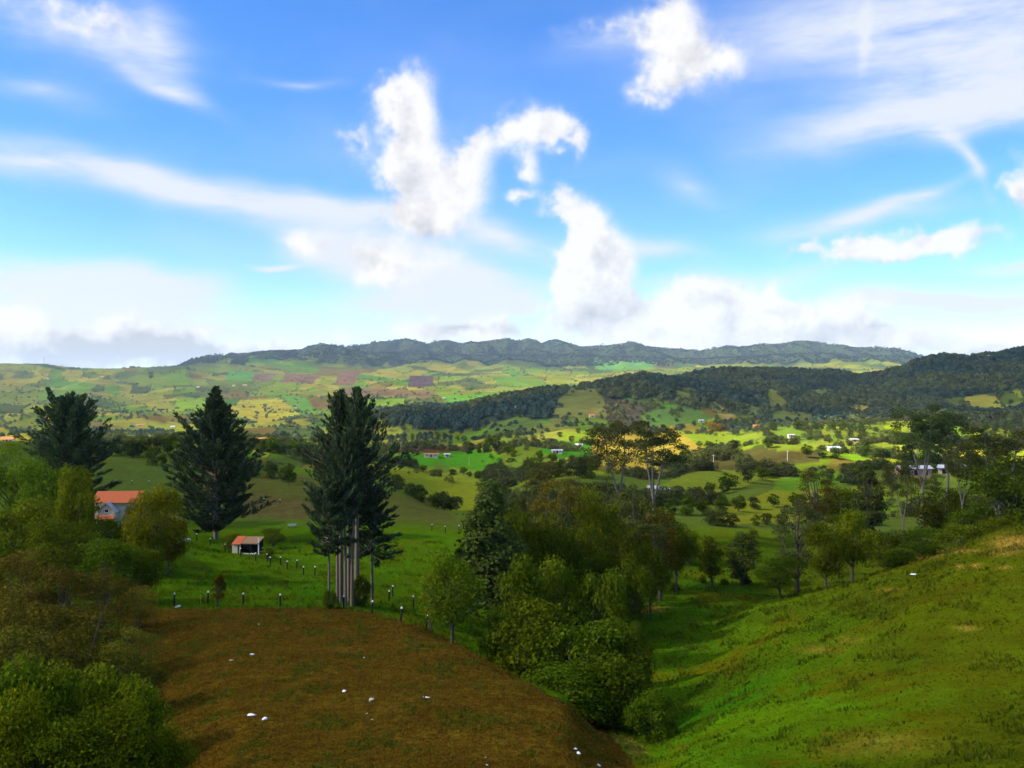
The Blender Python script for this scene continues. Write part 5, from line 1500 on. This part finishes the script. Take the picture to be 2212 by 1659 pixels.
for h in HOUSES:
    small_house(*h[:10], turn=h[10], name=h[11])


def sheet_barn(x, y, Yr, L, Dp, h, wall, label, turn):
    X, Y, Z = spot(x, y, Yr[0], Yr[1])
    o = root_at('shed', (X, Y, Z + 0.1), turn, label, 'shed', 'farm buildings scattered over the valley')
    part('wall', gable_body(L, Dp, h, 0.9), wall, o)
    part('roof', gable_roof(L, Dp, h, 0.9, 0.7), SHEET, o, 'long white sheet roof')
    for k in range(3):
        part('door', box(-L * 0.3 + k * L * 0.3 - 0.9, -L * 0.3 + k * L * 0.3 + 0.9, -Dp / 2 - 0.07, -Dp / 2 + 0.02, 0, 2.1), WOODD, o)
    return o


sheet_barn(913, 475.5, (290, 520), 13.0, 6.0, 2.8, PINK, 'long white-roofed shed with an orange wall behind the pale stem', 0.05)
sheet_barn(950, 475.0, (290, 520), 12.0, 6.0, 2.6, CREAM, 'long white-roofed shed beside the sandy bank', -0.08)

# --- fence posts, every one
pm_v, pm_f = tubes([(np.array([[0, 0, -0.3], [0, 0, 0.7], [0.01, 0, 1.36]]), [0.105, 0.10, 0.098])], 8)
POST = mesh_only('post', pm_v, pm_f, WOODD, smooth_shade=True)
cp_v, cp_f = tubes([(np.array([[0.01, 0, 1.345], [0.01, 0, 1.50], [0.01, 0, 1.52], [0.01, 0, 1.525]]), [0.108, 0.106, 0.07, 0.002])], 8)
CAP = mesh_only('white_top', cp_v, cp_f, PAINT, smooth_shade=True)


def fence_post(zx, zy, label, group, s=1.0, lean=0.0, ymin=60.0):
    """zx, zy: foot of the post in a 2212 px enlargement of the region 380..1160, 1180..1620 of the photograph"""
    X, Y, Z = spot((380 + zx * 0.3526) / 2.5, (1180 + zy * 0.3526) / 2.5, ymin)
    o = root_at('fence_post', (X, Y, Z), random.uniform(0, 6), label, 'post', group)
    o.rotation_euler = (random.uniform(-0.03, 0.03), lean + random.uniform(-0.03, 0.03), 0)
    o.scale = (1, 1, s)
    for nm, me in (('post', POST), ('white_top', CAP)):
        c = bpy.data.objects.new(nm, me)
        COL.objects.link(c)
        c.parent = o
    return o


ORD = ['first', 'second', 'third', 'fourth', 'fifth', 'sixth', 'seventh', 'eighth', 'ninth', 'tenth']
gA = 'white-topped posts along the edge of the brown field'
for k, (zx, zy) in enumerate([(158, 950), (397, 942), (645, 948), (909, 957)]):
    fence_post(zx, zy, ORD[k] + ' white-topped dark post from the scrub along the brown field edge', gA)
for k, (zx, zy) in enumerate([(1360, 970), (1558, 1010), (1762, 1062), (1943, 1113)]):
    fence_post(zx, zy, ORD[k] + ' white-topped post past the conifer clump down the field rim', gA, lean=0.05 * k)
gB = 'white-topped posts across the paddock below the shed'
for k, (zx, zy) in enumerate([(205, 470), (318, 498), (414, 525), (518, 565), (628, 598), (736, 635), (840, 665), (957, 707), (1155, 745)]):
    fence_post(zx, zy, ORD[k] + ' post of the paddock fence, counting from the spiky conifer towards the clump', gB, ymin=100)
gC = 'posts of the second line beside the paddock fence'
for k, (zx, zy) in enumerate([(816, 640), (912, 662), (1027, 692), (1075, 735)]):
    fence_post(zx, zy, ORD[k] + ' post from the shed in the second line behind the paddock fence', gC, 0.95, ymin=100)
gD = 'posts of the lane past the conifer clump'
for k, (zx, zy) in enumerate([(1503, 865), (1567, 857), (1680, 922), (1707, 888), (1853, 965)]):
    fence_post(zx, zy, ORD[k] + ' post from the conifer clump in the green lane above the field rim', gD, ymin=100)
gE = 'far posts along the brown slope'
for k, (zx, zy) in enumerate([(795, 228), (907, 240), (1550, 365), (1984, 425), (2080, 432), (2177, 432)]):
    fence_post(zx, zy, ORD[k] + ' far post, from the spiky conifer, along the foot of the brown slope', gE, 1.05, ymin=150)
for k, (x, y) in enumerate([(116, 485), (132, 485), (149, 486)]):
    X, Y, Z = spot(x, y, 200, 330)
    o = root_at('fence_post', (X, Y, Z), 0, ORD[k] + ' far post on the slope above the red roof', 'post', 'far posts above the red roof')
    for nm, me in (('post', POST), ('white_top', CAP)):
        c = bpy.data.objects.new(nm, me)
        COL.objects.link(c)
        c.parent = o
for k, (zx, zy, ln) in enumerate([(35, 945, 0.12), (345, 945, 0.02)]):
    X, Y, Z = spot((380 + zx * 0.3526) / 2.5, (1180 + zy * 0.3526) / 2.5, 60)
    sv, sf = tubes([(np.array([[0, 0, -0.2], [ln * 0.5, 0, 0.8], [ln * 1.5, 0, 1.62]]), [0.035, 0.033, 0.028])], 6)
    o = mesh_obj('stake', sv, sf, STAKE)
    o.location = (X, Y, Z)
    tag(o, ['leaning thin yellow stake next to the scrub', 'upright thin yellow stake between two dark posts'][k], 'stake')

# --- scraps of plastic on the brown field
def lump(seed, sx, sy, sz, mat, name, label, x, y, ymin=24.0, cat='litter'):
    rg = np.random.default_rng(seed)
    nu, nv = 12, 7
    th = np.arange(nu) * 2 * math.pi / nu
    ph = np.linspace(0.05, math.pi - 0.05, nv)
    dirs = np.array([[math.sin(p) * math.cos(t), math.sin(p) * math.sin(t), math.cos(p)] for p in ph for t in th])
    pk = sphere_dirs(rg, 6)
    sx, sy, sz = (sx * 0.8, sy * 0.8, sz * 0.6) if mat is not CONC else (sx, sy, sz)
    r = 0.7 + 0.5 * np.max(np.clip(dirs @ pk.T, 0, 1) ** 3, axis=1) + rg.normal(0, 0.07, len(dirs))
    v = dirs * r[:, None] * np.array([sx, sy, sz]) / 2
    v[:, 2] -= v[:, 2].min() + 0.02
    f = [(i * nu + j, (i + 1) * nu + j, (i + 1) * nu + (j + 1) % nu, i * nu + (j + 1) % nu) for i in range(nv - 1) for j in range(nu)]
    f += [tuple(range(nu)), tuple(reversed(range((nv - 1) * nu, nv * nu)))]
    o = mesh_obj(name, v, f, mat)
    X, Y, Z = spot(x, y, ymin)
    o.location = (X, Y, Z)
    o.rotation_euler = (0, 0, rg.uniform(0, 6))
    tag(o, label, cat, 'white scraps lying on the ground')
    return o


SCRAPS = [
    (252, 656, 0.45, 0.35, 0.30, PLASTIC, 'plump white plastic bag high on the brown field'),
    (232, 661, 0.55, 0.22, 0.12, SACK, 'flat pale scrap beside the plump bag high on the field'),
    (259, 626, 0.60, 0.35, 0.18, SACK, 'dull pale rag just below the field edge fence'),
    (251.5, 718, 0.62, 0.30, 0.24, PLASTIC, 'long white bag with a knotted end low on the field'),
    (265, 721.5, 0.30, 0.42, 0.34, PLASTIC, 'crescent-shaped white scrap next to the knotted bag'),
    (364, 659, 0.22, 0.20, 0.14, PLASTIC, 'small white fleck alone near the middle of the field'),
    (344, 693, 0.36, 0.32, 0.28, PLASTIC, 'round white bag in the middle of the field'),
    (371.5, 703, 0.50, 0.38, 0.36, SACK, 'tan sack next to the round white bag'),
    (426.5, 698.5, 0.58, 0.20, 0.14, PLASTIC, 'slanting white strip towards the rim of the field'),
    (367, 716, 0.16, 0.15, 0.14, PLASTIC, 'white speck below the tan sack'),
    (372.3, 721, 0.14, 0.14, 0.12, SACK, 'pale speck under the white one below the tan sack'),
    (485, 759, 0.20, 0.18, 0.14, PLASTIC, 'white speck at the lower edge of the field'),
    (486.7, 766.5, 0.30, 0.22, 0.16, SACK, 'pale scrap cut by the lower edge of the picture'),
    (575, 752, 0.26, 0.26, 0.20, PLASTIC, 'upper piece of the torn white pair in the field corner'),
    (579, 756, 0.42, 0.30, 0.22, PLASTIC, 'larger lower piece of the torn white pair in the field corner'),
    (598, 765.5, 0.34, 0.22, 0.16, PLASTIC, 'white scrap where the field meets the meadow'),
    (602.5, 749.5, 0.22, 0.15, 0.10, SACK, 'faint pale scrap beside the torn white pair'),
    (914.5, 575.5, 1.30, 0.45, 0.30, PLASTIC, 'lone white sheet lying on the grassy rise'),
    (178.5, 607.5, 1.10, 0.50, 0.22, CONC, 'flat pale stone at the foot of the first fence post'),
    (187, 542, 1.60, 1.0, 0.55, CONC, 'broad pale stone under the spiky conifer'),
]
for k, (x, y, sx, sy, sz, m, lb) in enumerate(SCRAPS):
    stone = m is CONC
    lump(500 + k, sx, sy, sz, m, 'stone' if stone else ('sack' if m is SACK else 'plastic_bag'), lb, x, y, 24.0, 'stone' if stone else 'litter')

# --- utility poles and a mast
for k, (x, y, hp, Yr, lb) in enumerate([
        (401, 454, 10.5, (380, 700), 'utility pole beside the bright green field'), (410, 447, 7.0, (480, 1000), 'nearer utility pole behind the ploughed strip'),
        (422, 445.5, 6.0, (520, 1000), 'farther utility pole behind the ploughed strip by the huts'), (469, 466, 7.0, (330, 620), 'short pole on the upper green field'),
        (713.5, 465, 9.0, (300, 700), 'utility pole on the brown ploughed slope'), (787.5, 461, 9.0, (380, 800), 'pair-armed utility pole at the end of the ploughed slope')]):
    X, Y, Z = spot(x, y, *Yr)
    hh = max(hp / F * Y, 5.0)
    o = root_at('utility_pole', (X, Y, Z), random.uniform(-0.4, 0.4), lb, 'pole', 'utility poles in the valley')
    v, f = tubes([(np.array([[0, 0, -0.4], [0, 0, hh * 0.5], [0, 0, hh]]), [0.16, 0.14, 0.11])], 8)
    mesh_obj('shaft', v, f, CONC, parent=o, smooth_shade=True)
    arm = part('crossarm', box(-0.8, 0.8, -0.05, 0.05, hh - 0.6, hh - 0.48), TIMBER, o)
    for ax in (-0.7, 0.0, 0.7):
        part('insulator', box(ax - 0.05, ax + 0.05, -0.05, 0.05, hh - 0.478, hh - 0.28), WHITE, arm)
X, Y, Z = at(44, 4560)
o = root_at('radio_mast', (X, Y, Z), 0.3, 'thin radio mast on the far skyline', 'mast')
legs = [(np.array([[math.cos(a) * 2.2, math.sin(a) * 2.2, -2], [math.cos(a) * 0.5, math.sin(a) * 0.5, 34]]), [0.5, 0.35]) for a in (0, 2.09, 4.19)]
v, f = tubes(legs, 5)
mesh_obj('lattice', v, f, GREYR, parent=o)
v, f = tubes([(np.array([[math.cos(a) * (2.2 - 0.3 * k), math.sin(a) * (2.2 - 0.3 * k), k * 6.0], [math.cos(a + 2.09) * (1.9 - 0.3 * k), math.sin(a + 2.09) * (1.9 - 0.3 * k), k * 6.0 + 6]]), [0.22, 0.22]) for k in range(5) for a in (0, 2.09, 4.19)], 4)
mesh_obj('brace', v, f, GREYR, parent=o)

# ---------------------------------------------------------------- grass and stubble, far too much to count
def ground_many(X, Y):
    u = np.clip(X / Y, U[0], U[-1] - 1e-9)
    c = np.interp(u, U, np.arange(NC))
    r = (np.log(np.maximum(Y, 24.0)) - LG[0]) / (LG[1] - LG[0])
    c0, r0 = np.minimum(c.astype(int), NC - 2), np.minimum(r.astype(int), NR - 2)
    fc, fr_ = c - c0, r - r0
    return ((ZG[r0, c0] * (1 - fc) + ZG[r0, c0 + 1] * fc) * (1 - fr_) + (ZG[r0 + 1, c0] * (1 - fc) + ZG[r0 + 1, c0 + 1] * fc) * fr_), r0, c0


def turf(name, n, sel, col_a, col_b, size, upright, seed, mat_name, use_col=0.75):
    rg = np.random.default_rng(seed)
    w = sel.astype(float) * (SY < 800) * (px > -40)[None, :] * (px < 1064)[None, :]
    w = w * np.gradient(LG)[0] * YG ** 1.0
    cum = np.cumsum(w.ravel())
    k = np.minimum(np.searchsorted(cum, rg.random(n) * cum[-1]), w.size - 1)
    r, c = np.unravel_index(k, w.shape)
    Y = YG[r, c] * np.exp(rg.uniform(-0.5, 0.5, n) * CELL)
    X = U[c] * Y + rg.uniform(-0.5, 0.5, n) * 1.25 / F * Y
    Z, _, _ = ground_many(X, Y)
    s = size * rg.uniform(0.5, 1.5, n) * np.clip(Y / 70.0, 0.75, 1.7)
    al = unit(rg.normal(size=(n, 3)) * np.array([1, 1, 0.3]) * (1 - upright) + np.array([0, 0, upright]))
    nor = unit(rg.normal(size=(n, 3)) * np.array([1, 1, 0.15]) * 0.7 + np.array([0, 0, 0.6]))
    lv = Leaves(rg)
    lv.add(np.stack([X, Y, Z + 0.30 * s * upright + 0.02], -1), al, nor, s, s * rg.uniform(0.2, 0.5, n), np.zeros(n))
    v = np.concatenate(lv.v)
    t = rg.random(n)[:, None]
    own = C[r, c] * rg.uniform(1.15, 1.7, n)[:, None]
    mixc = np.array(col_a) * (1 - t) + np.array(col_b) * t
    colr = np.repeat(own * use_col + mixc * (1 - use_col), 4, axis=0)
    m, N = new_mat(mat_name)
    a = N.n('ShaderNodeAttribute', attribute_name='Col')
    N.n('ShaderNodeOutputMaterial', {'Surface': N.n('ShaderNodeMixShader', {0: 0.5, 1: N.n('ShaderNodeBsdfDiffuse', {'Color': a.outputs[0]}).outputs[0], 2: N.n('ShaderNodeBsdfTranslucent', {'Color': a.outputs[0]}).outputs[0]}).outputs[0]})
    o = mesh_obj(name, v, np.arange(len(v)).reshape(-1, 4), m, attr={'Col': colr})
    return tag(o, kind='stuff')


turf('grass', 120000, (~FIELD) & (YG < 190), (0.050, 0.080, 0.004), (0.110, 0.090, 0.010), 0.17, 0.45, 41, 'grass_blades', 0.85)
turf('stubble', 90000, FIELD, (0.190, 0.085, 0.014), (0.070, 0.066, 0.008), 0.20, 0.4, 42, 'dead_stalks')

tus = band(lambda s: fbm(XG[s] / 4.0 + 7, YG[s] / 5.0, 4, 0.6), 24, 200)
turf('weeds', 11000, FIELD & (weeds[..., 0] > 0.45), (0.060, 0.090, 0.006), (0.100, 0.110, 0.010), 0.30, 0.5, 43, 'field_weeds', 0.3)
turf('tussocks', 26000, (~FIELD) & (YG < 190) & (tus > 0.35), (0.060, 0.100, 0.004), (0.150, 0.125, 0.010), 0.36, 0.7, 44, 'tussock_blades', 0.55)
